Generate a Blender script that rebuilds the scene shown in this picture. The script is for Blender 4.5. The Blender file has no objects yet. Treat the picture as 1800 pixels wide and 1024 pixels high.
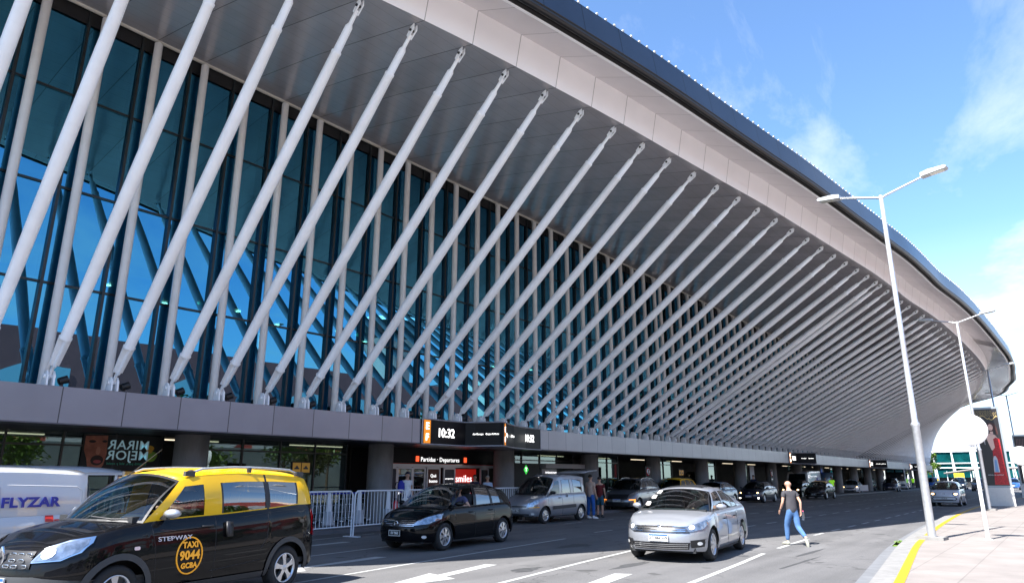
import bpy, bmesh, math, random
from mathutils import Vector, Matrix, geometry
from mathutils.bvhtree import BVHTree
random.seed(7)
R = math.radians
sc = bpy.context.scene
col = sc.collection
# ------------------------------------------------------------------ camera
cd = bpy.data.cameras.new('camera'); cam = bpy.data.objects.new('camera', cd); col.objects.link(cam)
cd.sensor_width = 36; cd.lens = 36 * 1207.4 / 1800; cd.clip_end = 3000; cd.clip_start = .05
cam.location = (0, 0, 1.65)
cam.rotation_euler = (R(90 + 15.19), 0, R(38.18))
sc.camera = cam
# ------------------------------------------------------------------ world and sun
SUN_EL, SX, SY = R(53), .15, .989           # light travels towards (+SX,+SY) and down
W = bpy.data.worlds.new('World'); sc.world = W; W.use_nodes = True
wn = W.node_tree; wn.nodes.clear()
def N(nt, t, **k):
    n = nt.nodes.new(t)
    for a, b in k.items():
        if a in n.inputs.keys(): n.inputs[a].default_value = b
        else: setattr(n, a, b)
    return n
sky = N(wn, 'ShaderNodeTexSky', sky_type='NISHITA', sun_disc=False, sun_elevation=SUN_EL, sun_rotation=R(188.6),
        air_density=1.0, dust_density=.25, ozone_density=2.2, altitude=10)
tc = N(wn, 'ShaderNodeTexCoord')
sep = N(wn, 'ShaderNodeSeparateXYZ'); wn.links.new(tc.outputs['Generated'], sep.inputs[0])
zc = N(wn, 'ShaderNodeMath', operation='ADD'); wn.links.new(sep.outputs[2], zc.inputs[0]); zc.inputs[1].default_value = .14
dv = N(wn, 'ShaderNodeVectorMath', operation='DIVIDE'); wn.links.new(tc.outputs['Generated'], dv.inputs[0])
cz = N(wn, 'ShaderNodeCombineXYZ')
for i in range(3): wn.links.new(zc.outputs[0], cz.inputs[i])
wn.links.new(cz.outputs[0], dv.inputs[1])
mp = N(wn, 'ShaderNodeMapping'); mp.inputs['Scale'].default_value = (1.0, .62, 1); mp.inputs['Rotation'].default_value = (0, 0, R(28)); mp.inputs['Location'].default_value = (.35, 1.7, .2)
wn.links.new(dv.outputs[0], mp.inputs[0])
n1 = N(wn, 'ShaderNodeTexNoise', Scale=1.15, Detail=9, Roughness=.62, Distortion=.55); wn.links.new(mp.outputs[0], n1.inputs[0])
cr = N(wn, 'ShaderNodeValToRGB'); cr.color_ramp.elements[0].position = .5; cr.color_ramp.elements[1].position = .78
wn.links.new(n1.outputs[0], cr.inputs[0])
# more cloud towards the horizon
hz = N(wn, 'ShaderNodeMapRange'); hz.inputs[1].default_value = .0; hz.inputs[2].default_value = .30; hz.inputs[3].default_value = .70; hz.inputs[4].default_value = 0
wn.links.new(sep.outputs[2], hz.inputs[0])
ad = N(wn, 'ShaderNodeMath', operation='ADD', use_clamp=True); wn.links.new(cr.outputs[0], ad.inputs[0]); wn.links.new(hz.outputs[0], ad.inputs[1])
mxc = N(wn, 'ShaderNodeMix', data_type='RGBA'); wn.links.new(ad.outputs[0], mxc.inputs[0])
tint = N(wn, 'ShaderNodeMix', data_type='RGBA', blend_type='MULTIPLY'); tint.inputs[0].default_value = 1; tint.inputs[7].default_value = (.86, 1.02, 1.16, 1)
wn.links.new(sky.outputs[0], tint.inputs[6])
wn.links.new(tint.outputs[2], mxc.inputs[6]); mxc.inputs[7].default_value = (4.7, 5.0, 5.4, 1)
bg = N(wn, 'ShaderNodeBackground', Strength=.090); wn.links.new(mxc.outputs[2], bg.inputs[0])
wo = N(wn, 'ShaderNodeOutputWorld'); wn.links.new(bg.outputs[0], wo.inputs[0])
sl = bpy.data.lights.new('sun', 'SUN'); sl.energy = 5.0; sl.angle = R(.5); sl.color = (1, .97, .93)
so = bpy.data.objects.new('sun', sl); col.objects.link(so)
sdir = Vector((SX * math.cos(SUN_EL), SY * math.cos(SUN_EL), -math.sin(SUN_EL)))
so.rotation_euler = sdir.to_track_quat('-Z', 'Y').to_euler(); so.location = (-20, -60, 80)
sc.view_settings.view_transform = 'Standard'; sc.view_settings.look = 'None'; sc.view_settings.exposure = 1.72
sc.render.engine = 'CYCLES'
sc.cycles.max_bounces = 8; sc.cycles.transparent_max_bounces = 12

# ------------------------------------------------------------------ materials
MC = {}
def mat(name, c, rough=.6, metal=0., coat=0., noise=0., nscale=6., bump=0., bscale=40., emit=None, spec=.5, coords='Object', nstretch=None):
    if name in MC: return MC[name]
    m = bpy.data.materials.new(name); m.use_nodes = True; MC[name] = m
    nt = m.node_tree; p = nt.nodes['Principled BSDF']
    c = tuple(c) + (1,)
    p.inputs['Base Color'].default_value = c; p.inputs['Roughness'].default_value = rough; p.inputs['Metallic'].default_value = metal
    p.inputs['Coat Weight'].default_value = coat; p.inputs['Coat Roughness'].default_value = .03; p.inputs['Specular IOR Level'].default_value = spec
    if emit: p.inputs['Emission Color'].default_value = tuple(emit[:3]) + (1,); p.inputs['Emission Strength'].default_value = emit[3]
    if noise or bump:
        t = N(nt, 'ShaderNodeTexCoord'); src = t.outputs[coords]
        if nstretch:
            mpn = N(nt, 'ShaderNodeMapping'); mpn.inputs['Scale'].default_value = nstretch; nt.links.new(src, mpn.inputs[0]); src = mpn.outputs[0]
    if noise:
        a = N(nt, 'ShaderNodeTexNoise', Scale=nscale, Detail=7, Roughness=.62); nt.links.new(src, a.inputs[0])
        r = N(nt, 'ShaderNodeMapRange'); r.inputs[1].default_value = .3; r.inputs[2].default_value = .7; r.inputs[3].default_value = 1 - noise; r.inputs[4].default_value = 1 + noise
        nt.links.new(a.outputs[0], r.inputs[0])
        v = N(nt, 'ShaderNodeVectorMath', operation='SCALE'); v.inputs[0].default_value = c[:3]; nt.links.new(r.outputs[0], v.inputs['Scale'])
        nt.links.new(v.outputs[0], p.inputs['Base Color'])
    if bump:
        a = N(nt, 'ShaderNodeTexNoise', Scale=bscale, Detail=3); nt.links.new(src, a.inputs[0])
        b = N(nt, 'ShaderNodeBump', Strength=bump, Distance=.02); nt.links.new(a.outputs[0], b.inputs['Height']); nt.links.new(b.outputs[0], p.inputs['Normal'])
    return m
def paint(name, c, metal=0.): return mat(name, c, rough=.32, metal=metal, coat=1.)
def glassmat(name, tint=(.35, .45, .45), fmin=.08, rough=0., gcol=(1, 1, 1), fmax=1.0, fpow=4):
    if name in MC: return MC[name]
    m = bpy.data.materials.new(name); m.use_nodes = True; MC[name] = m; nt = m.node_tree; nt.nodes.clear()
    o = N(nt, 'ShaderNodeOutputMaterial'); mx = N(nt, 'ShaderNodeMixShader')
    tr = N(nt, 'ShaderNodeBsdfTransparent'); tr.inputs[0].default_value = tint + (1,)
    gl = N(nt, 'ShaderNodeBsdfGlossy'); gl.inputs['Roughness'].default_value = rough; gl.inputs[0].default_value = gcol + (1,)
    lw = N(nt, 'ShaderNodeLayerWeight'); lw.inputs[0].default_value = .5
    pw = N(nt, 'ShaderNodeMath', operation='POWER'); pw.inputs[1].default_value = fpow; nt.links.new(lw.outputs['Facing'], pw.inputs[0])
    mr = N(nt, 'ShaderNodeMapRange'); mr.inputs[3].default_value = fmin; mr.inputs[4].default_value = fmax; nt.links.new(pw.outputs[0], mr.inputs[0])
    nt.links.new(mr.outputs[0], mx.inputs[0]); nt.links.new(tr.outputs[0], mx.inputs[1]); nt.links.new(gl.outputs[0], mx.inputs[2]); nt.links.new(mx.outputs[0], o.inputs[0])
    return m
M_white = mat('white_metal', (.88, .89, .92), .42, noise=.06, nscale=1.7)
M_cream = mat('cream_metal', (.60, .56, .50), .45, noise=.08, nscale=2)
M_black = mat('black_plastic', (.012, .012, .014), .45)
M_rubber = mat('tyre_rubber', (.018, .018, .019), .8)
M_dark = mat('dark_interior', (.018, .019, .021), .8)
M_seat = mat('dark_seat', (.035, .036, .04), .85)
M_chrome = mat('chrome', (.75, .76, .78), .12, 1.)
M_alloy = mat('alloy_rim', (.62, .63, .66), .28, .9)
M_steel = mat('galvanised_steel', (.52, .54, .57), .38, .6, noise=.15, nscale=9)
M_barrier = mat('barrier_white_paint', (.72, .74, .78), .4, noise=.08, nscale=12)
M_lamp = mat('headlight_glass', (.30, .33, .37), .10, .8, coat=1., noise=.6, nscale=11)
M_lampin = mat('lamp_bulb', (.9, .9, .88), .1, .3, coat=1)
M_on = mat('lit_lamp', (.9, .7, .4), .3, emit=(1, .62, .28, 3.0))
M_white_on = mat('lit_white_lamp', (.9, .9, .9), .3, emit=(1, .95, .85, 4.0))
M_red = mat('tail_light_red', (.55, .01, .02), .12, coat=1)
M_orange = mat('indicator_orange', (.8, .2, .02), .2, coat=1, emit=(1, .3, .03, .8))
M_plate = mat('plate_white', (.72, .73, .72), .4)
M_plateblue = mat('plate_blue', (.02, .10, .45), .4)
M_plateblack = mat('plate_black', (.02, .02, .022), .4)
G_car = glassmat('car_glass', (.42, .52, .50), .10)
G_dark = glassmat('tinted_car_glass', (.12, .15, .17), .22)
G_shop = glassmat('shop_glass', (.30, .40, .38), .16, gcol=(.72, .9, .88), fmax=.95, fpow=3)

# ------------------------------------------------------------------ mesh helpers
class MB:
    def __init__(s): s.v = []; s.f = []; s.m = []; s.sm = []
    def add(s, vs, fs, mi=0, sm=False):
        o = len(s.v); s.v += [tuple(a) for a in vs]
        for f in fs: s.f.append(tuple(o + i for i in f)); s.m.append(mi); s.sm.append(sm)
        return s
    def box(s, c, d, mi=0, rot=None, taper=1.):
        x, y, z = [a / 2 for a in d]
        vs = [Vector((i * x * (taper if k > 0 else 1), j * y * (taper if k > 0 else 1), k * z)) for k in (-1, 1) for j in (-1, 1) for i in (-1, 1)]
        if rot is not None: vs = [rot @ a for a in vs]
        vs = [a + Vector(c) for a in vs]
        return s.add(vs, [(0, 2, 3, 1), (4, 5, 7, 6), (0, 1, 5, 4), (2, 6, 7, 3), (0, 4, 6, 2), (1, 3, 7, 5)], mi)
    def tube(s, p0, p1, r0, r1=None, n=10, mi=0, cap=True):
        return s.path([p0, p1], [r0, r0 if r1 is None else r1], n, mi, cap)
    def path(s, pts, rad, n=10, mi=0, cap=True, flat=1.):
        pts = [Vector(p) for p in pts]
        if not isinstance(rad, (list, tuple)): rad = [rad] * len(pts)
        rings = []; up = None
        for i, p in enumerate(pts):
            t = (pts[min(i + 1, len(pts) - 1)] - pts[max(i - 1, 0)])
            if t.length < 1e-6: t = Vector((0, 0, 1))
            t.normalize()
            if up is None:
                up = Vector((0, 0, 1)) if abs(t.z) < .9 else Vector((0, 1, 0))
            a = t.cross(up); 
            if a.length < 1e-4: a = t.cross(Vector((1, 0, 0)))
            a.normalize(); b = a.cross(t).normalized(); up = b
            rings.append([p + (a * math.cos(k * 2 * math.pi / n) + b * flat * math.sin(k * 2 * math.pi / n)) * rad[i] for k in range(n)])
        vs = [q for r in rings for q in r]; fs = []
        for i in range(len(pts) - 1):
            for k in range(n): fs.append((i * n + k, i * n + (k + 1) % n, (i + 1) * n + (k + 1) % n, (i + 1) * n + k))
        s.add(vs, fs, mi, True)
        if cap: s.add(rings[0], [tuple(range(n))[::-1]], mi); s.add(rings[-1], [tuple(range(n))], mi)
        return s
    def lathe(s, prof, c=(0, 0, 0), n=20, mi=0, axis='z', mat4=None, sm=True):
        vs = []
        for r, h in prof:
            for k in range(n):
                a = 2 * math.pi * k / n; q = Vector((r * math.cos(a), r * math.sin(a), h))
                if axis == 'x': q = Vector((q.z, q.x, q.y))
                if axis == 'y': q = Vector((q.x, q.z, q.y))
                vs.append(q + Vector(c))
        fs = [(i * n + k, i * n + (k + 1) % n, (i + 1) * n + (k + 1) % n, (i + 1) * n + k) for i in range(len(prof) - 1) for k in range(n)]
        if mat4: vs = [mat4 @ v for v in vs]
        return s.add(vs, fs, mi, sm)
    def prism(s, poly, p0, ax, ay, n, d, mi=0):
        """polygon (2D) in plane p0+ax*u+ay*v, extruded along n by d"""
        p0, ax, ay, n = Vector(p0), Vector(ax), Vector(ay), Vector(n)
        a = [p0 + ax * u + ay * v for u, v in poly]; b = [q + n * d for q in a]; k = len(a)
        return s.add(a + b, [tuple(range(k))[::-1], tuple(range(k, 2 * k))] + [(i, (i + 1) % k, k + (i + 1) % k, k + i) for i in range(k)], mi)
    def grid(s, P, mi=0, sm=True, flip=False):
        nu, nv = len(P), len(P[0]); vs = [q for r in P for q in r]
        fs = [(i * nv + j, (i + 1) * nv + j, (i + 1) * nv + j + 1, i * nv + j + 1) for i in range(nu - 1) for j in range(nv - 1)]
        if flip: fs = [f[::-1] for f in fs]
        return s.add(vs, fs, mi, sm)
    def build(s, name, mats, parent=None, fixn=False, merge=False):
        me = bpy.data.meshes.new(name); me.from_pydata(s.v, [], s.f)
        for m in (mats if isinstance(mats, (list, tuple)) else [mats]): me.materials.append(m)
        me.polygons.foreach_set('material_index', s.m); me.polygons.foreach_set('use_smooth', s.sm)
        if fixn or merge:
            bm = bmesh.new(); bm.from_mesh(me)
            if merge: bmesh.ops.remove_doubles(bm, verts=bm.verts, dist=.0004)
            if fixn: bmesh.ops.recalc_face_normals(bm, faces=bm.faces)
            bm.to_mesh(me); bm.free()
        me.update()
        o = bpy.data.objects.new(name, me); col.objects.link(o)
        if parent: o.parent = parent
        return o
def sharp(o, deg=35):
    me = o.data
    if hasattr(me, 'set_sharp_from_angle'): me.set_sharp_from_angle(angle=R(deg))
    return o
def bevel(o, w=.01, seg=2):
    b = o.modifiers.new('bevel', 'BEVEL'); b.width = w; b.segments = seg; b.limit_method = 'ANGLE'; return o
def tag(o, label=None, cat=None, group=None, kind=None):
    if label: o['label'] = label
    if cat: o['category'] = cat
    if group: o['group'] = group
    if kind: o['kind'] = kind
    return o
def thing(name, label, cat, loc=(0, 0, 0), rz=0, group=None):
    o = bpy.data.objects.new(name, None); col.objects.link(o); o.location = loc; o.rotation_euler = (0, 0, rz); o.empty_display_size = .3
    return tag(o, label, cat, group)
def kids(o): return [c for c in bpy.data.objects if c.parent == o]
def copy_tree(o, parent=None, ch=None):
    c = o.copy(); col.objects.link(c); c.parent = parent
    for k in (ch if ch is not None else kids(o)): copy_tree(k, c)
    return c
def struct(name, mb, m, label=None):
    o = mb.build(name, m); o['kind'] = 'structure'; o['label'] = label or name.replace('_', ' '); o['category'] = name.replace('_', ' '); return o
def text(s, size, m, p0, ax, ay, parent, name='lettering', depth=.004, align='CENTER', mirror=False, bold=0., sx=1., valign='CENTER'):
    cu = bpy.data.curves.new('t', 'FONT'); cu.body = s; cu.size = size; cu.align_x = align; cu.align_y = valign; cu.extrude = depth; cu.offset = bold; cu.resolution_u = 3; cu.space_character = 1.06
    t = bpy.data.objects.new('t', cu); col.objects.link(t)
    dg = bpy.context.evaluated_depsgraph_get(); me = bpy.data.meshes.new_from_object(t.evaluated_get(dg))
    bpy.data.objects.remove(t); bpy.data.curves.remove(cu)
    ax, ay = Vector(ax).normalized(), Vector(ay).normalized(); n = ax.cross(ay)
    for v in me.vertices:
        x, y, z = v.co; x *= sx
        if mirror: x = -x
        v.co = Vector(p0) + ax * x + ay * y + n * z
    me.materials.clear(); me.materials.append(m); me.name = name
    o = bpy.data.objects.new(name, me); col.objects.link(o); o.parent = parent
    return o
def lerp(t, X, Y_):
    if t <= X[0]: return Y_[0]
    for i in range(len(X) - 1):
        if t <= X[i + 1]: return Y_[i] + (Y_[i + 1] - Y_[i]) * (t - X[i]) / (X[i + 1] - X[i])
    return Y_[-1]
def spl(t, X, Y_):
    """Catmull-Rom through uneven knots"""
    n = len(X)
    if t <= X[0]: return Y_[0]
    if t >= X[-1]: return Y_[-1]
    i = max(k for k in range(n - 1) if X[k] <= t)
    def d(k):
        if k == 0: return (Y_[1] - Y_[0]) / (X[1] - X[0])
        if k == n - 1: return (Y_[-1] - Y_[-2]) / (X[-1] - X[-2])
        return (Y_[k + 1] - Y_[k - 1]) / (X[k + 1] - X[k - 1])
    h = X[i + 1] - X[i]; u = (t - X[i]) / h
    return (2*u**3 - 3*u*u + 1) * Y_[i] + (u**3 - 2*u*u + u) * h * d(i) + (-2*u**3 + 3*u*u) * Y_[i + 1] + (u**3 - u*u) * h * d(i + 1)

# ------------------------------------------------------------------ ground
YS, Y0 = 1.4103, 5.903
def asphalt():
    m = bpy.data.materials.new('asphalt'); m.use_nodes = True; nt = m.node_tree; p = nt.nodes['Principled BSDF']
    t = N(nt, 'ShaderNodeTexCoord')
    a = N(nt, 'ShaderNodeTexNoise', Scale=.35, Detail=6, Roughness=.6); nt.links.new(t.outputs['Object'], a.inputs[0])
    b = N(nt, 'ShaderNodeTexNoise', Scale=45, Detail=4, Roughness=.7); nt.links.new(t.outputs['Object'], b.inputs[0])
    mpn = N(nt, 'ShaderNodeMapping'); mpn.inputs['Scale'].default_value = (1.6, .09, 1); nt.links.new(t.outputs['Object'], mpn.inputs[0])
    c = N(nt, 'ShaderNodeTexNoise', Scale=1.0, Detail=4); nt.links.new(mpn.outputs[0], c.inputs[0])
    r1 = N(nt, 'ShaderNodeValToRGB'); r1.color_ramp.elements[0].position = .3; r1.color_ramp.elements[0].color = (.088, .086, .087, 1); r1.color_ramp.elements[1].position = .72; r1.color_ramp.elements[1].color = (.126, .123, .123, 1)
    nt.links.new(a.outputs[0], r1.inputs[0])
    r2 = N(nt, 'ShaderNodeMapRange'); r2.inputs[1].default_value = .32; r2.inputs[2].default_value = .68; r2.inputs[3].default_value = .62; r2.inputs[4].default_value = 1.38; nt.links.new(b.outputs[0], r2.inputs[0])
    r3 = N(nt, 'ShaderNodeMapRange'); r3.inputs[1].default_value = .35; r3.inputs[2].default_value = .65; r3.inputs[3].default_value = .84; r3.inputs[4].default_value = 1.12; nt.links.new(c.outputs[0], r3.inputs[0])
    mu = N(nt, 'ShaderNodeMath', operation='MULTIPLY'); nt.links.new(r2.outputs[0], mu.inputs[0]); nt.links.new(r3.outputs[0], mu.inputs[1])
    # cracks
    vo = N(nt, 'ShaderNodeTexVoronoi', Scale=.22, feature='DISTANCE_TO_EDGE'); 
    wv = N(nt, 'ShaderNodeTexNoise', Scale=1.3, Detail=5); nt.links.new(t.outputs['Object'], wv.inputs[0])
    va = N(nt, 'ShaderNodeVectorMath', operation='MULTIPLY_ADD'); nt.links.new(wv.outputs['Color'], va.inputs[0]); va.inputs[1].default_value = (1.6, 1.6, 0); nt.links.new(t.outputs['Object'], va.inputs[2]); nt.links.new(va.outputs[0], vo.inputs[0])
    cc = N(nt, 'ShaderNodeMapRange'); cc.inputs[1].default_value = .0; cc.inputs[2].default_value = .006; cc.inputs[3].default_value = .55; cc.inputs[4].default_value = 1; nt.links.new(vo.outputs['Distance'], cc.inputs[0])
    mu2 = N(nt, 'ShaderNodeMath', operation='MULTIPLY'); nt.links.new(mu.outputs[0], mu2.inputs[0]); nt.links.new(cc.outputs[0], mu2.inputs[1])
    # oil spots
    sp = N(nt, 'ShaderNodeTexNoise', Scale=1.7, Detail=2); nt.links.new(t.outputs['Object'], sp.inputs[0])
    s2 = N(nt, 'ShaderNodeMapRange'); s2.inputs[1].default_value = .655; s2.inputs[2].default_value = .70; s2.inputs[3].default_value = 1; s2.inputs[4].default_value = .55; nt.links.new(sp.outputs[0], s2.inputs[0])
    mu3 = N(nt, 'ShaderNodeMath', operation='MULTIPLY'); nt.links.new(mu2.outputs[0], mu3.inputs[0]); nt.links.new(s2.outputs[0], mu3.inputs[1])
    v = N(nt, 'ShaderNodeVectorMath', operation='SCALE'); nt.links.new(r1.outputs[0], v.inputs[0]); nt.links.new(mu3.outputs[0], v.inputs['Scale'])
    nt.links.new(v.outputs[0], p.inputs['Base Color']); p.inputs['Roughness'].default_value = .85
    bu = N(nt, 'ShaderNodeBump', Strength=.35, Distance=.01); nt.links.new(b.outputs[0], bu.inputs['Height']); nt.links.new(bu.outputs[0], p.inputs['Normal'])
    return m
M_asph = asphalt()
g = MB().add([(-900, -300, 0), (900, -300, 0), (900, 1500, 0), (-900, 1500, 0)], [(0, 1, 2, 3)])
tag(struct('ground', g, M_asph), 'grey asphalt roadway in front of the terminal')
# right kerb: concrete gutter strip, kerb and bright paved island
ky = [-30, 0, 6, 12.6, 15.5, 20.0, 26, 32, 38.5, 47.8, 60, 80, 110, 150, 230]
kx = [-.5, -1.6, -2.3, -3.02, -3.36, -3.86, -4.28, -4.6, -4.86, -4.95, -4.6, -3.2, -.2, 3, 8]
gx = [.25] * len(ky)
def kerb(y): return spl(y, ky, kx)
ysl = [-30 + i * 1.0 for i in range(0, 255)]
def strip(f0, f1, z0, z1, name, m, label, thick=None):
    mb = MB(); P = [[(f0(y), y, z0), (f1(y), y, z1)] for y in ysl]; mb.grid(P, flip=True)
    if thick: mb.grid([[(f0(y), y, 0.0), (f0(y), y, z0)] for y in ysl], flip=True)
    return tag(struct(name, mb, m), label)
M_gut = mat('gutter_concrete', (.145, .15, .16), .8, noise=.16, nscale=3.0, bump=.2)
M_pave = mat('pale_paving', (.225, .200, .184), .8, noise=.16, nscale=1.1, bump=.15, bscale=30)
def add_joints(m, sx_, sy_, dark=.72):
    nt = m.node_tree; p = nt.nodes['Principled BSDF']; l = p.inputs['Base Color'].links[0]; src = l.from_socket
    t = N(nt, 'ShaderNodeTexCoord'); b = N(nt, 'ShaderNodeTexBrick', offset=.0); b.inputs['Scale'].default_value = 1; b.inputs['Brick Width'].default_value = sx_; b.inputs['Row Height'].default_value = sy_; b.inputs['Mortar Size'].default_value = .012
    b.inputs['Color1'].default_value = (1, 1, 1, 1); b.inputs['Color2'].default_value = (.93, .93, .93, 1); b.inputs['Mortar'].default_value = (dark, dark, dark, 1)
    nt.links.new(t.outputs['Object'], b.inputs[0]); mx = N(nt, 'ShaderNodeMix', data_type='RGBA', blend_type='MULTIPLY'); mx.inputs[0].default_value = 1
    nt.links.new(src, mx.inputs[6]); nt.links.new(b.outputs[0], mx.inputs[7]); nt.links.new(mx.outputs[2], p.inputs['Base Color'])
add_joints(M_pave, .8, 1.6); add_joints(M_gut, 5, 1.0)
M_yellow = mat('yellow_kerb_paint', (.42, .26, .008), .6, noise=.1, nscale=8)
strip(lambda y: kerb(y), lambda y: kerb(y) + .30, .005, .004, 'gutter', M_gut, 'pale concrete gutter strip along the island kerb')
strip(lambda y: kerb(y) + .302, lambda y: kerb(y) + .62, .13, .134, 'kerb', mat('kerb_concrete', (.20, .195, .188), .8, noise=.18, nscale=5), 'raised concrete kerb stones round the island', True)
strip(lambda y: kerb(y) + .622, lambda y: kerb(y) + .765, .138, .138, 'kerb_line', M_yellow, 'yellow painted line along the island kerb')
strip(lambda y: kerb(y) + .767, lambda y: 34, .134, .134, 'sidewalk', M_pave, 'sunlit pale paving of the island')
M_tar = mat('tar_patch', (.045, .045, .047), .8, noise=.3, nscale=6)
tp = MB(); rt = random.Random(9)
for x_, y_, w_, l_ in ((-7.1, 12.9, .16, .9), (-6.9, 14.1, .10, .5), (-8.3, 11.0, .22, .5), (-5.0, 17.4, .07, 1.6), (-4.6, 15.2, .05, 1.9), (-7.9, 19.6, .5, .5), (-10.2, 15.6, .3, .9)):
    k_ = 12; tp.add([(x_ + w_ * math.cos(t * 6.283 / k_) * (.6 + .6 * rt.random()), y_ + l_ * math.sin(t * 6.283 / k_) * (.5 + .6 * rt.random()), .0022) for t in range(k_)], [tuple(range(k_))])
tag(struct('road_patches', tp, M_tar), 'small dark tar patches and cracks on the asphalt')
# terminal pavement
PX = -18.1
M_pave2 = mat('terminal_paving', (.11, .11, .12), .7, noise=.12, nscale=3)
mb = MB().add([(-30, -20, .12), (PX, -20, .12), (PX, 240, .12), (-30, 240, .12)], [(0, 1, 2, 3)])
mb.add([(PX, -20, 0), (PX, 240, 0), (PX, 240, .12), (PX, -20, .12)], [(0, 1, 2, 3)])
tag(struct('pavement', mb, M_pave2), 'dark pavement along the terminal doors')
# markings
M_mark = mat('road_paint_white', (.34, .34, .335), .7, noise=.16, nscale=9)
mk = MB(); Zm = .004
def lx(off, y):
    """x of a lane line; near the camera the lanes swing towards the kerb"""
    return off + (0 if y > 26 else .0055 * (26 - y) ** 2 * (1 if off > -11 else .85)) if y > 4 else off + .0055 * 22 ** 2 + (4 - y) * .2
def line(pts, w):
    P = []
    for i, (x, y) in enumerate(pts):
        a = Vector(pts[max(0, i - 1)]); b = Vector(pts[min(len(pts) - 1, i + 1)]); t = (b - a).normalized(); n = Vector((-t.y, t.x)) * w / 2
        P.append([(x + n.x, y + n.y, Zm), (x - n.x, y - n.y, Zm)])
    mk.grid(P, sm=False)
line([(-5.02, 10), (-5.16, 11.29), (-5.5, 14.36), (-5.78, 16.6)], .11)
line([(-5.9, 18.0), (-6.02, 19.6), (-6.12, 21.3)], .11)
line([(-7.1, 5.5), (-7.42, 8), (-7.6, 9.36), (-8.1, 12.6), (-8.47, 15.46)], .10)
line([(-9.2, 1), (-9.8, 4), (-10.23, 7.3), (-10.82, 11.33), (-11.2, 14.3), (-11.54, 17.12)], .09)
line([(-12.3, 3), (-13.0, 7), (-13.4, 9.78), (-13.76, 12.46), (-14.0, 15)], .09)
line([(-15.2, 4), (-16.1, 9), (-16.74, 12.19), (-17.2, 15)], .09)
for x0, ya, off, per, ln in ((-6.42, 22.7, 0, 2.25, 1.15), (-9.3, 20, 0, 2.45, 1.2), (-12.35, 19.6, 0, 2.45, 1.25), (-15.3, 22.5, 0, 2.5, 1.3)):
    y = ya
    while y < 150:
        dx = lambda yy: x0 - .009 * max(0, yy - 26) + (.012 * (26 - yy) ** 1.6 if yy < 26 else 0)
        line([(dx(y), y), (dx(y + ln), y + ln)], .10); y += per
mk.add([(-8.75, 7.6, Zm), (-8.52, 9.27, Zm), (-8.84, 9.38, Zm), (-9.2, 11.23, Zm), (-9.45, 11.15, Zm), (-9.09, 9.44, Zm), (-9.36, 9.50, Zm)], [(0, 1, 2), (0, 2, 5), (0, 5, 6), (2, 3, 4, 5)])
mk.add([(-6.45, 10.1, Zm), (-6.73, 11.53, Zm), (-6.43, 11.66, Zm), (-6.19, 10.3, Zm)], [(3, 2, 1, 0)])
mk.add([(-11.35, 8.3, Zm), (-12.2, 8.78, Zm), (-11.62, 7.3, Zm)], [(0, 1, 2)]); mk.add([(-11.71, 8.53, Zm), (-11.93, 8.66, Zm), (-12.2, 10.7, Zm), (-11.93, 10.8, Zm)], [(0, 1, 2, 3)])
mk.add([(-14.9, 10.2, Zm), (-15.7, 10.6, Zm), (-15.2, 9.0, Zm)], [(0, 1, 2)]); mk.add([(-15.2, 10.36, Zm), (-15.45, 10.50, Zm), (-15.7, 12.6, Zm), (-15.45, 12.7, Zm)], [(0, 1, 2, 3)])
tag(struct('road_markings', mk, M_mark), 'white painted lane lines, dashes and arrows on the asphalt')

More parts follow.
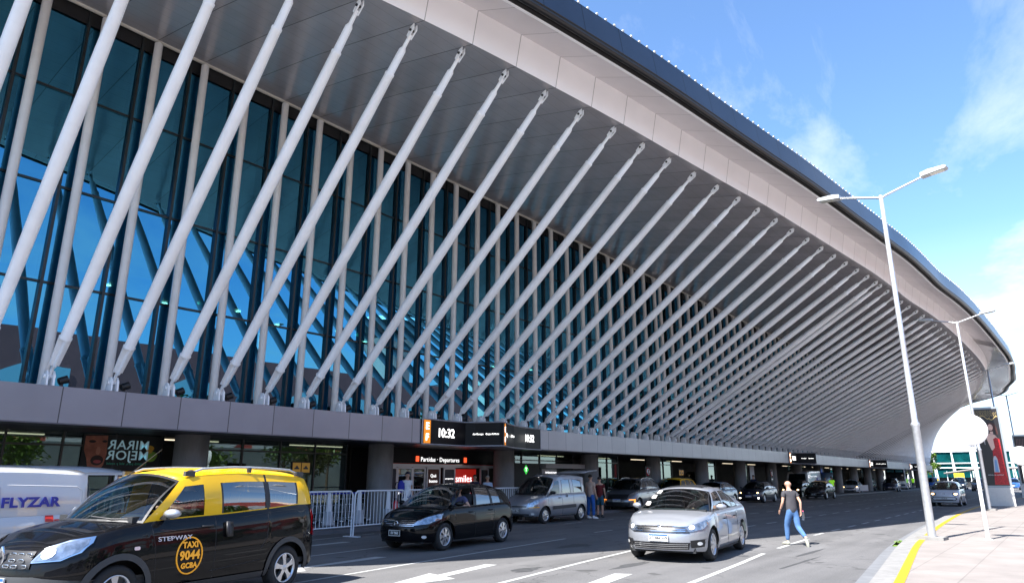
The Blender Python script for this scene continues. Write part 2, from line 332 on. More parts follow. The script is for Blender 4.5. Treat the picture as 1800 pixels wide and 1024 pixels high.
# ------------------------------------------------------------------ terminal building
def jointmat(name, c, off, w=.011, rough=.4, metal=.0, spec=.5, xstep=None, noise=.06, wave=0., dark=.25, coat=0.):
    m = bpy.data.materials.new(name); m.use_nodes = True; nt = m.node_tree; p = nt.nodes['Principled BSDF']
    t = N(nt, 'ShaderNodeTexCoord'); s = N(nt, 'ShaderNodeSeparateXYZ'); nt.links.new(t.outputs['Object'], s.inputs[0])
    def lines(sock, o, step, w):
        a = N(nt, 'ShaderNodeMath', operation='MULTIPLY_ADD'); nt.links.new(sock, a.inputs[0]); a.inputs[1].default_value = 1 / step; a.inputs[2].default_value = -o / step + .5 + 50
        f = N(nt, 'ShaderNodeMath', operation='FRACT'); nt.links.new(a.outputs[0], f.inputs[0])
        b = N(nt, 'ShaderNodeMath', operation='SUBTRACT'); nt.links.new(f.outputs[0], b.inputs[0]); b.inputs[1].default_value = .5
        d = N(nt, 'ShaderNodeMath', operation='ABSOLUTE'); nt.links.new(b.outputs[0], d.inputs[0])
        e = N(nt, 'ShaderNodeMath', operation='GREATER_THAN'); nt.links.new(d.outputs[0], e.inputs[0]); e.inputs[1].default_value = w / step
        return e.outputs[0], f.outputs[0]
    j, fr = lines(s.outputs[1], off, YS, w)
    k = N(nt, 'ShaderNodeMapRange'); k.inputs[3].default_value = dark; k.inputs[4].default_value = 1; nt.links.new(j, k.inputs[0]); fac = k.outputs[0]
    # slight panel to panel difference
    fl = N(nt, 'ShaderNodeMath', operation='MULTIPLY_ADD'); nt.links.new(s.outputs[1], fl.inputs[0]); fl.inputs[1].default_value = 1 / YS; fl.inputs[2].default_value = -off / YS
    ff = N(nt, 'ShaderNodeMath', operation='FLOOR'); nt.links.new(fl.outputs[0], ff.inputs[0])
    wn_ = N(nt, 'ShaderNodeTexWhiteNoise', noise_dimensions='1D'); nt.links.new(ff.outputs[0], wn_.inputs['W'])
    wr_ = N(nt, 'ShaderNodeMapRange'); wr_.inputs[3].default_value = 1 - noise; wr_.inputs[4].default_value = 1 + noise; nt.links.new(wn_.outputs[0], wr_.inputs[0])
    mu = N(nt, 'ShaderNodeMath', operation='MULTIPLY'); nt.links.new(fac, mu.inputs[0]); nt.links.new(wr_.outputs[0], mu.inputs[1]); fac = mu.outputs[0]
    no = N(nt, 'ShaderNodeTexNoise', Scale=1.3, Detail=5); nt.links.new(t.outputs['Object'], no.inputs[0])
    nr = N(nt, 'ShaderNodeMapRange'); nr.inputs[1].default_value = .3; nr.inputs[2].default_value = .7; nr.inputs[3].default_value = 1 - noise; nr.inputs[4].default_value = 1 + noise; nt.links.new(no.outputs[0], nr.inputs[0])
    mu = N(nt, 'ShaderNodeMath', operation='MULTIPLY'); nt.links.new(fac, mu.inputs[0]); nt.links.new(nr.outputs[0], mu.inputs[1]); fac = mu.outputs[0]
    if xstep:
        j2, f2 = lines(s.outputs[0], 0, xstep, .006)
        k2 = N(nt, 'ShaderNodeMapRange'); k2.inputs[3].default_value = .72; k2.inputs[4].default_value = 1; nt.links.new(j2, k2.inputs[0])
        mu = N(nt, 'ShaderNodeMath', operation='MULTIPLY'); nt.links.new(fac, mu.inputs[0]); nt.links.new(k2.outputs[0], mu.inputs[1]); fac = mu.outputs[0]
    v = N(nt, 'ShaderNodeVectorMath', operation='SCALE'); v.inputs[0].default_value = c; nt.links.new(fac, v.inputs['Scale']); nt.links.new(v.outputs[0], p.inputs['Base Color'])
    p.inputs['Roughness'].default_value = rough; p.inputs['Metallic'].default_value = metal; p.inputs['Specular IOR Level'].default_value = spec; p.inputs['Coat Weight'].default_value = coat
    if wave:
        mpn = N(nt, 'ShaderNodeMapping'); mpn.inputs['Scale'].default_value = (1.1, 1.1, .6); nt.links.new(t.outputs['Object'], mpn.inputs[0])
        wv = N(nt, 'ShaderNodeTexNoise', Scale=1.5, Detail=2); nt.links.new(mpn.outputs[0], wv.inputs[0])
        b = N(nt, 'ShaderNodeBump', Strength=wave, Distance=.05); nt.links.new(wv.outputs[0], b.inputs['Height']); nt.links.new(b.outputs[0], p.inputs['Normal'])
    return m
M_fas = jointmat('fascia_panel', (.275, .28, .32), 6.2, .012, .36, .55, noise=.05)
M_soff = jointmat('soffit_panel', (.49, .46, .475), Y0, .011, .22, .35, xstep=.42, noise=.07, wave=.12, dark=.3)
M_band = jointmat('white_eave_band', (.90, .87, .89), Y0, .012, .45, 0, noise=.02, dark=.45)
M_under = jointmat('outer_soffit', (.70, .67, .69), Y0, .012, .35, .15, noise=.04, dark=.55, wave=.05)
M_blue = jointmat('blue_edge_panel', (.030, .046, .075), Y0 + .5, .016, .28, .55, noise=.08, dark=.3)
M_roof = mat('roof_sheet', (.30, .31, .33), .4, .5, noise=.08)
TY = [-6.5, -5, -3, -.65, 2.3, 5.9, 8.72, 11.54, 14.36, 17.19, 20.01, 22.83, 25.65, 28.47, 31.29, 34.11, 36.93, 40.6, 43.4, 47.65, 51.9, 57.5, 63.2, 67.4, 71, 76, 81.5, 88, 91.5, 102, 116, 130, 136, 138]
TX = [-18.0, -17.3, -16.0, -14.9, -13.5, -12.15, -11.39, -10.71, -10.05, -9.45, -8.95, -8.42, -7.91, -7.47, -7.06, -6.71, -6.36, -6.11, -5.93, -5.45, -5.1, -4.78, -4.52, -4.46, -4.6, -5.1, -5.8, -6.85, -7.2, -9.5, -12.3, -15.1, -16.8, -17.9]
TZ = [12.9, 12.8, 12.75, 12.7, 12.65, 12.6, 12.57, 12.5, 12.35, 12.21, 12.09, 11.95, 11.84, 11.71, 11.59, 11.53, 11.46, 11.44, 11.38, 11.27, 11.13, 10.9, 10.62, 10.38, 10.22, 10.2, 10.22, 10.2, 10.2, 10.15, 10.05, 9.9, 9.35, 9.1]
OY = [-6.5, 0, 16, 30, 50, 63, 70, 76, 82, 90, 95, 98.5, 102, 112, 138]
OF = [.25, 1.0, 1.0, .95, .97, 1.0, 1.1, 1.25, 1.5, 1.55, 1.5, 1.2, .75, .1, .05]      # how far the eave reaches out beyond the strut heads
tip = lambda y: (spl(y, TY, TX), spl(y, TY, TZ))
ZW = lambda y: 13.97 if y < 85 else lerp(y, [85, 138], [13.97, 10.2])
T = thing('airport_terminal', 'long airport terminal with a sweeping curved roof held on slanting white struts', 'airport terminal', (-20, 30, 0))
def tb(mb, name, m, **k):     # parts of the terminal are built in world coordinates
    o = mb.build(name, m, T, **k); o.matrix_parent_inverse = Matrix.Translation((20, -30, 0)); return o
def tloc(o): o.parent = T; o.matrix_parent_inverse = Matrix.Translation((20, -30, 0)); return o
ys = []
y = -6.5
while y < 138: ys.append(y); y += .705 if y < 110 else 1.41
ys.append(138)
SEC = []
for y in ys:
    tx, tz = tip(y); f = lerp(y, OY, OF); fz = min(1, f)
    SEC.append(dict(wall=(-18.97, y, ZW(y)), mid=((-18.97 + tx) / 2, y, (ZW(y) + tz) / 2 + .12 * fz), low=(tx + .33 * fz, y, tz - .02), up=(tx + .51 * fz, y, tz + .90 * fz),
                    lip=(tx + 1.72 * f, y, tz + .43), lip2=(tx + 1.80 * f, y, tz + .44), gin=(tx + 1.9 * f, y, tz + .60), gin2=(tx + 2.02 * f, y, tz + .50), blo=(tx + 2.14 * f, y, tz + .57), bhi=(tx + 2.02 * f, y, tz + (1.42 if y < 98 else lerp(y, [98, 112], [1.42, .8])))))
G = lambda *ks: [[s[k] for k in ks] for s in SEC]
def sheet(name, m, *ks, flip=False, smooth=True, parent=None):
    mb = MB(); mb.grid(G(*ks), sm=smooth, flip=flip); return tb(mb, name, m)
sheet('soffit', M_soff, 'wall', 'mid', 'low')
sheet('eave_band', M_band, 'low', 'up', smooth=False)
M_undm = jointmat('outer_soffit_metal', (.42, .42, .45), Y0, .012, .16, .8, noise=.08, dark=.5, wave=.55)
for a_, b_, m_ in ((-99, 62, M_under), (60, 999, M_undm)):
    mb = MB(); mb.grid([[s['up'], s['lip']] for s in SEC if a_ < s['up'][1] < b_ + .8], sm=False); tb(mb, 'outer_soffit', m_)
sheet('eave_lip', M_white, 'lip', 'lip2', smooth=False)
mb = MB(); mb.grid(G('lip2', 'gin', 'gin2', 'blo'), sm=False); mb.path([Vector(s['gin2']) + Vector((0, 0, .02)) for s in SEC], .10, 8)
tb(mb, 'gutter', mat('gutter_black', (.012, .012, .014), .35))
sheet('roof_edge', M_blue, 'blo', 'bhi', smooth=False)
mb = MB()
P = []
for s in SEC:
    bx, y, bz = s['bhi']; row = []
    for k in range(9):
        u = k / 8; x = bx + (-62 - bx) * u
        z = bz + (4.2 * math.sin(min(1, u * 1.25) * math.pi / 2) * max(0, math.sin(math.pi * (y + 6.6) / 144.7)) ** .5) - (2.5 * max(0, u - .75) * 4 if u > .75 else 0)
        row.append((x, y, z))
    P.append(row)
mb.grid(P)
tb(mb, 'roof', M_roof)
mb = MB()
y = -6
while y < 100:
    tx, tz = tip(y); f = lerp(y, OY, OF); c = (tx + 2.0 * f, y, tz + 1.44 + .02)
    mb.lathe([(0, -.03), (.045, -.02), (.045, .02), (0, .045)], c, n=6); y += .34
tag(tb(mb, 'edge_bolt_row', M_steel), kind='stuff')
# positions of the bays
bays = [Y0 + YS * k for k in range(-5, 23)] + [Y0 + YS * 23, Y0 + YS * 23.55] + [Y0 + YS * (24.55 + k) for k in range(0, 69)]
bays = [b for b in bays if b < 137.2]
def strut(y, name='strut', mbs=None):
    tx, tz = tip(y); b = Vector((-18.42, y, 3.95)); t = Vector((tx - .05, y, tz - .10)); d = (t - b); L = d.length; d.normalize(); s = Vector((0, 1, 0))
    mb = mbs or MB(); at = lambda u: b + d * u; nn = 12 if y < 45 else 8
    # foot bracket, pin and blade
    up = Vector((0, 0, 1)); q = d.cross(s)
    for e in (-1, 1):
        mb.prism([(-.16, -.22), (.16, -.22), (.14, .02), (.05, .13), (-.05, .13), (-.14, .02)], b + s * (.07 * e - .02), (1, 0, 0), (0, 0, 1), s, .04)
    mb.tube(b - s * .13, b + s * .13, .055, n=8)
    mb.prism([(-.06, -.035), (.22, -.05), (.32, -.13), (1.02, -.15), (1.02, .15), (.32, .13), (.22, .05), (-.06, .035)], b - s * .02, d, q, s, .04)
    mb.prism([(.30, -.11), (1.02, -.14), (1.02, .14), (.30, .11)], b - q * .02, d, s, q, .04)
    r = [(.98, .10), (1.0, .138), (1.05, .146), (1.08, .122), (L * .3, .142), (L * .5, .147), (L * .72, .138), (L - 1.30, .114), (L - 1.28, .122), (L - 1.22, .122), (L - 1.2, .098), (L - .58, .090), (L - .50, .05), (L - .15, .045)]
    if y > 60: r = [r[i] for i in (0, 2, 3, 5, 7, 8, 10, 11, 13)]
    mb.path([at(u) for u, _ in r], [w for _, w in r], nn)
    # fork below the soffit
    for e in (-1, 1): mb.prism([(-.26, -.05), (.02, -.075), (.13, .02), (.02, .07), (-.22, .05)], t + s * (.05 * e - .0125), d, q, s, .025)
    if mbs: return
    o = tb(mb, name, M_white); 
    if y < 70:
        k = MB().tube(t - s * .09 - d * .05, t + s * .09 - d * .05, .035, n=8); tb(k, 'pin', M_black).parent = o
        for c in kids(o): c.matrix_parent_inverse = o.matrix_world.inverted() if False else Matrix.Identity(4)
    return o
for b in bays: strut(b)
mbs = MB()
for k in (-6, -7, -8): strut(Y0 + YS * k, mbs=mbs)
tag(tb(mbs, 'strut_row', M_white), kind='stuff')
# little floodlights at the strut feet
fl = MB().tube((-18.5, -.02, 3.86), (-18.5, .16, 3.93), .085, .10, n=10).box((-18.5, .05, 3.78), (.06, .06, .12))
fl0 = None
for b in [q for q in bays if q < 90]:
    if fl0 is None: fl0 = fl.build('floodlight', M_black); o = fl0
    else: o = fl0.copy(); col.objects.link(o)
    o.location = (0, b + .26, 0); tloc(o)
# columns, fins, glass
co0 = MB().tube((-18.78, 0, 3.7), (-18.78, 0, 13.78), .112, n=14).prism([(-.16, -.16), (.16, -.16), (.16, .16), (-.16, .16)], (-18.78, 0, 3.73), (1, 0, 0), (0, 1, 0), (0, 0, 1), .05)
co0.tube((-18.78, 0, 13.5), (-18.93, .05, 13.95), .06, n=8)
M_colm = mat('column_paint', (.78, .76, .74), .42, noise=.07, nscale=1.5)
def instances(mb, name, m, ylist, shift=0.):
    first = None
    for b in ylist:
        if first is None: first = mb.build(name, m); o = first
        else: o = first.copy(); col.objects.link(o)
        k = (ZW(b) - 3.73) / (13.97 - 3.73)
        o.location = (0, b + shift, 3.73 * (1 - k)); o.scale = (1, 1, k); tloc(o)
instances(co0, 'column', M_colm, bays)
M_mull = mat('mullion_dark', (.012, .016, .018), .3)
mu0 = MB().box((-19.0, -.06, 8.85), (.10, .07, 10.2))
instances(mu0, 'mullion', M_mull, bays, -.28)
M_fin = glassmat('glass_fin', (.10, .42, .42), .18, gcol=(.25, .7, .7))
fi0 = MB().box((-19.4, 0, 8.85), (.62, .03, 10.2))
instances(fi0, 'glass_fin', M_fin, bays, -.28)
def curtain():
    m = bpy.data.materials.new('curtain_glass'); m.use_nodes = True; nt = m.node_tree; nt.nodes.clear()
    o = N(nt, 'ShaderNodeOutputMaterial'); mx = N(nt, 'ShaderNodeMixShader'); tr = N(nt, 'ShaderNodeBsdfTransparent'); tr.inputs[0].default_value = (.08, .34, .36, 1)
    gl = N(nt, 'ShaderNodeBsdfGlossy'); gl.inputs['Roughness'].default_value = .004; gl.inputs[0].default_value = (.07, .30, .47, 1)
    lw = N(nt, 'ShaderNodeLayerWeight'); lw.inputs[0].default_value = .5
    mr = N(nt, 'ShaderNodeMapRange'); mr.inputs[3].default_value = .80; mr.inputs[4].default_value = 1.; nt.links.new(lw.outputs['Facing'], mr.inputs[0])
    t = N(nt, 'ShaderNodeTexCoord'); ns = N(nt, 'ShaderNodeTexNoise', Scale=.55, Detail=1); nt.links.new(t.outputs['Object'], ns.inputs[0])
    b = N(nt, 'ShaderNodeBump', Strength=.018, Distance=.2); nt.links.new(ns.outputs[0], b.inputs['Height']); nt.links.new(b.outputs[0], gl.inputs['Normal'])
    nt.links.new(mr.outputs[0], mx.inputs[0]); nt.links.new(tr.outputs[0], mx.inputs[1]); nt.links.new(gl.outputs[0], mx.inputs[2]); nt.links.new(mx.outputs[0], o.inputs[0]); return m
M_curt = curtain()
pane = MB(); pane.add([(-19.05, 0, 3.72), (-19.05, YS - .015, 3.72), (-19.05, YS - .015, 13.95), (-19.05, 0, 13.95)], [(0, 1, 2, 3)])
instances(pane, 'glass_bay', M_curt, [b for b in bays if abs(b - (Y0 + YS * 23.55)) > .1], -.28)
for z in (6.29, 8.80, 11.36):
    mb = MB().box((-19.03, 39, z), (.05, 91, .055)); tb(mb, 'transom', M_mull)
mb = MB(); mb.path([(s['wall'][0] + .06, s['wall'][1], s['wall'][2] + .0) for s in SEC], .075, 8); tb(mb, 'eave_trim', M_cream)
mb = MB(); mb.grid([[(-19.0, s['wall'][1], s['wall'][2] - .45), (-19.0, s['wall'][1], s['wall'][2])] for s in SEC], sm=False); tb(mb, 'head_panel', M_black)
# upper hall behind the glass
M_hall = mat('hall_wall', (.05, .14, .13), .8, noise=.2, nscale=.6)
mb = MB().box((-27, 66, 8.6), (.3, 146, 10.6)); tb(mb, 'hall_wall', M_hall)
mb = MB().box((-23.1, 66, 3.55), (7.6, 146, .3)); tb(mb, 'hall_floor', mat('hall_floor', (.16, .17, .17), .3))
mb = MB().box((-23.1, 66, 7.6), (2.5, 146, .25)); tb(mb, 'mezzanine', mat('mezzanine', (.22, .25, .26), .5))
mb = MB()
for k in range(26): mb.lathe([(0, 0), (.09, 0), (.09, .03), (0, .03)], (-22.6 - (k % 2) * .9, 4 + 2.2 * k, 7.42), n=10)
tb(mb, 'downlight_row', mat('downlight', (1, .95, .8), .5, emit=(1, .93, .75, 9))); T.children[-1]['kind'] = 'stuff' if T.children else ''
# rear of the building
mb = MB().box((-46, 66, 6.5), (38, 145, 13)); tb(mb, 'rear_block', mat('rear_wall', (.35, .36, .38), .7))
# curved cladding behind the far struts, coloured dark so gaps show as stripes
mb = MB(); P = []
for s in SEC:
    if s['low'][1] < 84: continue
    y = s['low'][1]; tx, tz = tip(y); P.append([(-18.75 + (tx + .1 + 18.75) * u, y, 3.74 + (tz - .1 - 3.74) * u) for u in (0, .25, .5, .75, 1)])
mb.grid(P); tb(mb, 'cladding', mat('cladding_dark', (.13, .13, .14), .5))
# fascia
def fascia_run(y0_, y1_):
    mb = MB(); mb.add([(-18.3, y0_, 2.89), (-18.3, y1_, 2.89), (-18.3, y1_, 3.73), (-18.3, y0_, 3.73), (-19.2, y0_, 2.89), (-19.2, y1_, 2.89), (-19.2, y1_, 3.733), (-19.2, y0_, 3.733)],
           [(0, 1, 2, 3), (3, 2, 6, 7), (0, 4, 5, 1), (0, 3, 7, 4), (1, 5, 6, 2)]); return tb(mb, 'fascia', M_fas)
LED = [(17.9, 25.3), (60.6, 66.5), (90.5, 96.5), (117, 123)]
e = -7.5
for a, b in LED: fascia_run(e, a); e = b
fascia_run(e, 138)
mb = MB(); P = []
for k in range(9): a = k / 8 * math.pi / 2; P.append([(-19.3 + 1.0 * math.cos(a), 138 + 3 * math.sin(a), 2.6), (-19.3 + 1.0 * math.cos(a), 138 + 3 * math.sin(a), 3.73)])
mb.grid(P); tb(mb, 'fascia_end', M_fas)
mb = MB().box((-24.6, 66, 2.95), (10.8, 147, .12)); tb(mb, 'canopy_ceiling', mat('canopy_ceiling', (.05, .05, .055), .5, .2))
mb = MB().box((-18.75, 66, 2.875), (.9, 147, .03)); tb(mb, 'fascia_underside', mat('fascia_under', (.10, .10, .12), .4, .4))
# round concrete pillars
M_conc = mat('pillar_concrete', (.17, .165, .165), .75, noise=.25, nscale=2.2, bump=.3, bscale=14, nstretch=(1, 1, .35))
PY = [3.15, 10.6, 18.0, 25.45] + [32.9 + 7.42 * k for k in range(0, 15)]
p0 = None
for y in PY:
    if p0 is None: p0 = MB().tube((-20.5, 0, .12), (-20.5, 0, 2.9), .48, n=28).build('pillar', M_conc); o = p0
    else: o = p0.copy(); col.objects.link(o)
    o.location = (0, y, 0); tloc(o)
# lower facade behind the pillars: glazed bays and dark openings
M_mul2 = mat('shopfront_frame', (.02, .022, .025), .35)
def shop(y0_, y1_, step=1.45, X=-21.3):
    n_ = max(1, round((y1_ - y0_) / step)); s = (y1_ - y0_) / n_
    mb = MB().add([(X, y0_, .12), (X, y1_, .12), (X, y1_, 2.88), (X, y0_, 2.88)], [(0, 1, 2, 3)]); w = tb(mb, 'window', G_shop)
    f = MB()
    for k in range(n_ + 1): f.box((X + .02, y0_ + k * s, 1.5), (.07, .045, 2.76))
    f.box((X + .02, (y0_ + y1_) / 2, 2.52), (.05, y1_ - y0_, .05)); f.box((X + .02, (y0_ + y1_) / 2, .2), (.06, y1_ - y0_, .12))
    fo = tb(f, 'window_frame', M_mul2); fo.parent = w; fo.matrix_parent_inverse = Matrix.Identity(4)
for a, b in [(-6, 2.4), (3.4, 10.1), (11.3, 17.0), (26.3, 32.4), (33.6, 37.3), (40.9, 44.6), (49, 52.2), (56, 59), (70, 75), (85, 89), (100, 104)]: shop(a, b)
M_hall2 = mat('shop_interior', (.06, .06, .06), .8, noise=.3, nscale=.8)
mb = MB().box((-26.5, 66, 1.5), (.2, 147, 2.8)); tb(mb, 'ground_hall_wall', M_hall2)
rl = MB()
for k in range(24): rl.box((-23.0, 1 + k * 5.3, 2.86), (.12, 2.4, .03))
o = tb(rl, 'ceiling_light_row', mat('ceiling_strip', (1, .9, .7), .5, emit=(1, .85, .6, .5))); o['kind'] = 'stuff'
# entrance: automatic doors, sign band
X = -21.5
M_signblk = mat('sign_black', (.006, .006, .008), .5, spec=.2)
M_txt = mat('sign_white_lettering', (.85, .85, .85), .5, emit=(1, 1, 1, .45))
M_alu = mat('door_aluminium', (.55, .56, .60), .35, .4)
mb = MB().box((X - .1, 22.4, 2.58), (.2, 7.4, .62)); sb = tb(mb, 'entrance_sign', M_signblk)
def ttext(*a, parent=None, **k):
    o = text(*a, parent=None, **k); o.parent = T; o.matrix_parent_inverse = Matrix.Translation((20, -30, 0))
    if parent: o.parent = parent; o.matrix_parent_inverse = Matrix.Identity(4)
    return o
ttext('Partidas · Departures', .26, M_txt, (X + .01, 22.3, 2.42), (0, 1, 0), (0, 0, 1), parent=sb, name='lettering')
mb = MB()
for yy in (20.9, 23.9): mb.box((X + .01, yy, 2.44), (.02, .17, .22))
o = tb(mb, 'red_sign', mat('red_sign', (.65, .04, .02), .4, emit=(1, .1, .03, .5))); o.parent = sb; o.matrix_parent_inverse = Matrix.Identity(4)
mb = MB().box((X + .0, 22.4, 2.16), (.16, 6.8, .12)); dh = tb(mb, 'door_header', M_alu)
mb = MB().box((X + .0, 22.4, 2.235), (.165, 6.8, .025)); o = tb(mb, 'red_stripe', M_red); o.parent = dh; o.matrix_parent_inverse = Matrix.Identity(4)
def leaf(ya, yb, m, txt=None, tcol=None, size=.2, X=-21.46):
    f = MB()
    for q in (ya + .035, yb - .035): f.box((X, q, 1.1), (.06, .07, 1.96))
    f.box((X, (ya + yb) / 2, 2.06), (.06, yb - ya - .14, .07)); f.box((X, (ya + yb) / 2, .19), (.06, yb - ya - .14, .12)); d = tb(f, 'door', M_alu)
    g = MB().box((X, (ya + yb) / 2, 1.13), (.02, yb - ya - .14, 1.76)); o = tb(g, 'door_panel', m); o.parent = d; o.matrix_parent_inverse = Matrix.Identity(4)
    if txt:
        for i, tx in enumerate(txt): ttext(tx, size, tcol or M_txt, (X + .014, (ya + yb) / 2, 1.75 - i * size * 1.15), (0, 1, 0), (0, 0, 1), parent=d, name='lettering')
M_brown = mat('brown_poster', (.12, .03, .018), .5); M_navy = mat('navy_poster', (.01, .014, .035), .4); M_posred = mat('red_poster', (.62, .02, .012), .45, emit=(1, .03, .015, .06))
G_door = glassmat('door_glass', (.3, .36, .34), .25)
leaf(19.1, 19.75, M_navy); leaf(19.75, 20.6, G_door, ['', '', '¡Hola!'], size=.26); leaf(20.6, 21.35, G_door); leaf(21.42, 22.25, M_brown, ['Qué', 'bueno', 'que', 'viniste'], size=.19)
leaf(22.45, 23.2, M_navy, ['', 'aeropuertos'], size=.10); leaf(24.9, 25.5, M_navy)
mb = MB().box((-21.6, 24.0, 1.3), (.04, 1.5, 1.5)); po = tb(mb, 'red_poster', M_posred)
ttext('smiles', .42, M_txt, (-21.56, 23.9, 1.62), (0, 1, 0), (0, 0, 1), parent=po, name='lettering', bold=.003)
arc = MB(); arc.path([(-21.56, 23.4 + .13 * k, 1.42 - .16 * math.sin(k / 8 * math.pi)) for k in range(9)], [.005 + .02 * math.sin(k / 8 * math.pi) for k in range(9)], 6)
o = tb(arc, 'smile_stroke', M_txt); o.parent = po; o.matrix_parent_inverse = Matrix.Identity(4)
mb = MB().box((-23.0, 22.4, 1.5), (.1, 7.6, 2.8)); tb(mb, 'vestibule_wall', M_dark)
# screens: orange tab, time and airline names on a screen that swells out of the fascia
M_led = mat('led_screen', (.006, .006, .008), .4, spec=.15)
M_ltxt = mat('led_lettering', (1, 1, 1), .5, emit=(1, .98, .95, 1.3))
M_lor = mat('led_orange', (.7, .22, .01), .5, emit=(1, .30, .01, .22))
def screen(y0_, full=True, name2=('Air Europa', 'Copa Airlines'), letters=('E', 'F')):
    pth = [(-18.26, y0_), (-18.27, y0_ + 2.35), (-17.95, y0_ + 2.55), (-17.02, y0_ + 2.98), (-16.96, y0_ + 3.08), (-17.02, y0_ + 3.2), (-17.45, y0_ + 4.0), (-17.85, y0_ + 4.9), (-18.1, y0_ + 6.0), (-18.24, y0_ + 7.3)]
    mb = MB(); mb.grid([[(x, yy, 2.86), (x, yy, 3.74)] for x, yy in pth], sm=False); s = tb(mb, 'display_screen', M_led)
    f = MB()
    for z in (2.85, 3.75): f.path([(x + .01, yy, z) for x, yy in pth], .03, 6)
    f.tube((pth[0][0], pth[0][1], 2.85), (pth[0][0], pth[0][1], 3.75), .03, n=6); f.tube((pth[-1][0], pth[-1][1], 2.85), (pth[-1][0], pth[-1][1], 3.75), .03, n=6)
    f.add([(x, yy, 2.85) for x, yy in pth] + [(-19.2, pth[-1][1], 2.85), (-19.2, pth[0][1], 2.85)], [tuple(range(len(pth) + 2))]); f.add([(x, yy, 3.75) for x, yy in pth] + [(-19.2, pth[-1][1], 3.75), (-19.2, pth[0][1], 3.75)], [tuple(range(len(pth) + 2))])
    o = tb(f, 'screen_frame', mat('screen_frame', (.30, .30, .34), .35, .5)); o.parent = s; o.matrix_parent_inverse = Matrix.Identity(4)
    o = tb(MB().box((-18.25, y0_ + .24, 3.3), (.012, .34, .83)), 'orange_tab', M_lor); o.parent = s; o.matrix_parent_inverse = Matrix.Identity(4)
    ttext(letters[0], .34, M_ltxt, (-18.235, y0_ + .24, 3.49), (0, 1, 0), (0, 0, 1), parent=s, bold=.006); ttext(letters[1], .34, M_ltxt, (-18.235, y0_ + .24, 3.09), (0, 1, 0), (0, 0, 1), parent=s, bold=.006)
    ttext('10:32', .46, M_ltxt, (-18.25, y0_ + 1.25, 3.27), (0, 1, 0), (0, 0, 1), parent=s, bold=.004, sx=.86)
    d = Vector((.93, .43, 0)).normalized(); n = d.cross(Vector((0, 0, 1)))
    p = Vector((-18.0, y0_ + 2.53, 3.3)); ttext(name2[0], .09, M_ltxt, p + d * .18 + n * .01, d, (0, 0, 1), parent=s); ttext(name2[1], .09, M_ltxt, p + d * .75 + n * .01, d, (0, 0, 1), parent=s)
    d = Vector((-.43, .8, 0)).normalized(); n = d.cross(Vector((0, 0, 1))); p = Vector((-17.05, y0_ + 3.26, 3.3))
    mb = MB(); q = p + n * .006
    mb.add([q + Vector((0, 0, -.41)), q + d * .28 + Vector((0, 0, -.41)), q + d * .28 + Vector((0, 0, .41)), q + Vector((0, 0, .41))], [(0, 1, 2, 3)]); o = tb(mb, 'orange_tab', M_lor); o.parent = s; o.matrix_parent_inverse = Matrix.Identity(4)
    ttext(letters[0], .3, M_ltxt, q + d * .14 + n * .006 + Vector((0, 0, .18)), d, (0, 0, 1), parent=s); ttext(letters[1], .3, M_ltxt, q + d * .14 + n * .006 + Vector((0, 0, -.2)), d, (0, 0, 1), parent=s)
    ttext('Sky', .17, M_ltxt, q + d * .5 + n * .01, d, (0, 0, 1), parent=s); d2 = Vector((-.40, .9, 0)).normalized(); ttext('JetSmart', .13, M_ltxt, Vector((-17.62, y0_ + 4.5, 3.3)), d2, (0, 0, 1), parent=s)
    d2 = Vector((-.16, 1, 0)).normalized(); ttext('10:32', .42, M_ltxt, Vector((-18.0, y0_ + 6.15, 3.28)), d2, (0, 0, 1), parent=s, bold=.004, sx=.88)
screen(17.95)
screen(60.7, name2=('Aerolíneas', 'Argentinas'), letters=('C', 'D')); screen(90.6, letters=('B', 'B')); screen(117.1, letters=('A', 'A'))
# poster behind the glass at the left: printed on the inside, so it reads backwards from the road
mb = MB().add([(-21.25, 7.9, 1.7), (-21.25, 10.05, 1.7), (-21.25, 10.05, 2.84), (-21.25, 7.9, 2.84)], [(0, 1, 2, 3)])
ps = tb(mb, 'window_poster', mat('poster_dark', (.010, .012, .012), .6))
M_ptx = mat('poster_lettering', (.55, .78, .85), .6, emit=(.5, .8, .9, .04)); M_ptg = mat('poster_green', (.05, .45, .28), .6)
ttext('MIRAR', .36, M_ptx, (-21.235, 9.13, 2.56), (0, 1, 0), (0, 0, 1), parent=ps, mirror=True, bold=.003, sx=1.05); ttext('MEJOR', .36, M_ptx, (-21.235, 9.13, 2.27), (0, 1, 0), (0, 0, 1), parent=ps, mirror=True, bold=.003, sx=1.05)
ttext('Encantá para, viví y reviví', .10, M_ptg, (-21.235, 9.13, 2.05), (0, 1, 0), (0, 0, 1), parent=ps, mirror=True)
def flat(poly, xx, m, name='printed_shape', par=None):
    mb = MB(); mb.add([((xx if xx > -21 else xx + .24), (a if xx > -21 else 7.93 + (a - 5.45) * .46), (b if xx > -21 else 1.72 + (b - .7) * .575)) for a, b in poly], [tuple(range(len(poly)))]); o = tb(mb, name, m); o.parent = par; o.matrix_parent_inverse = Matrix.Identity(4); return o
ell = lambda cy, cz_, a, b, n_=20, ph=0, w=0: [(cy + a * (1 + w * math.sin(3 * t * 2 * math.pi / n_)) * math.cos(t * 2 * math.pi / n_ + ph), cz_ + b * math.sin(t * 2 * math.pi / n_ + ph)) for t in range(n_)]
flat([(5.5, 2.55), (6.75, 2.6), (6.8, 1.7), (6.7, 1.2), (6.45, .85), (6.1, .72), (5.85, 1.0), (5.7, 1.5), (5.5, 1.9)], -21.485, mat('skin_print', (.36, .12, .07), .6, noise=.35, nscale=4), 'printed_face', ps)
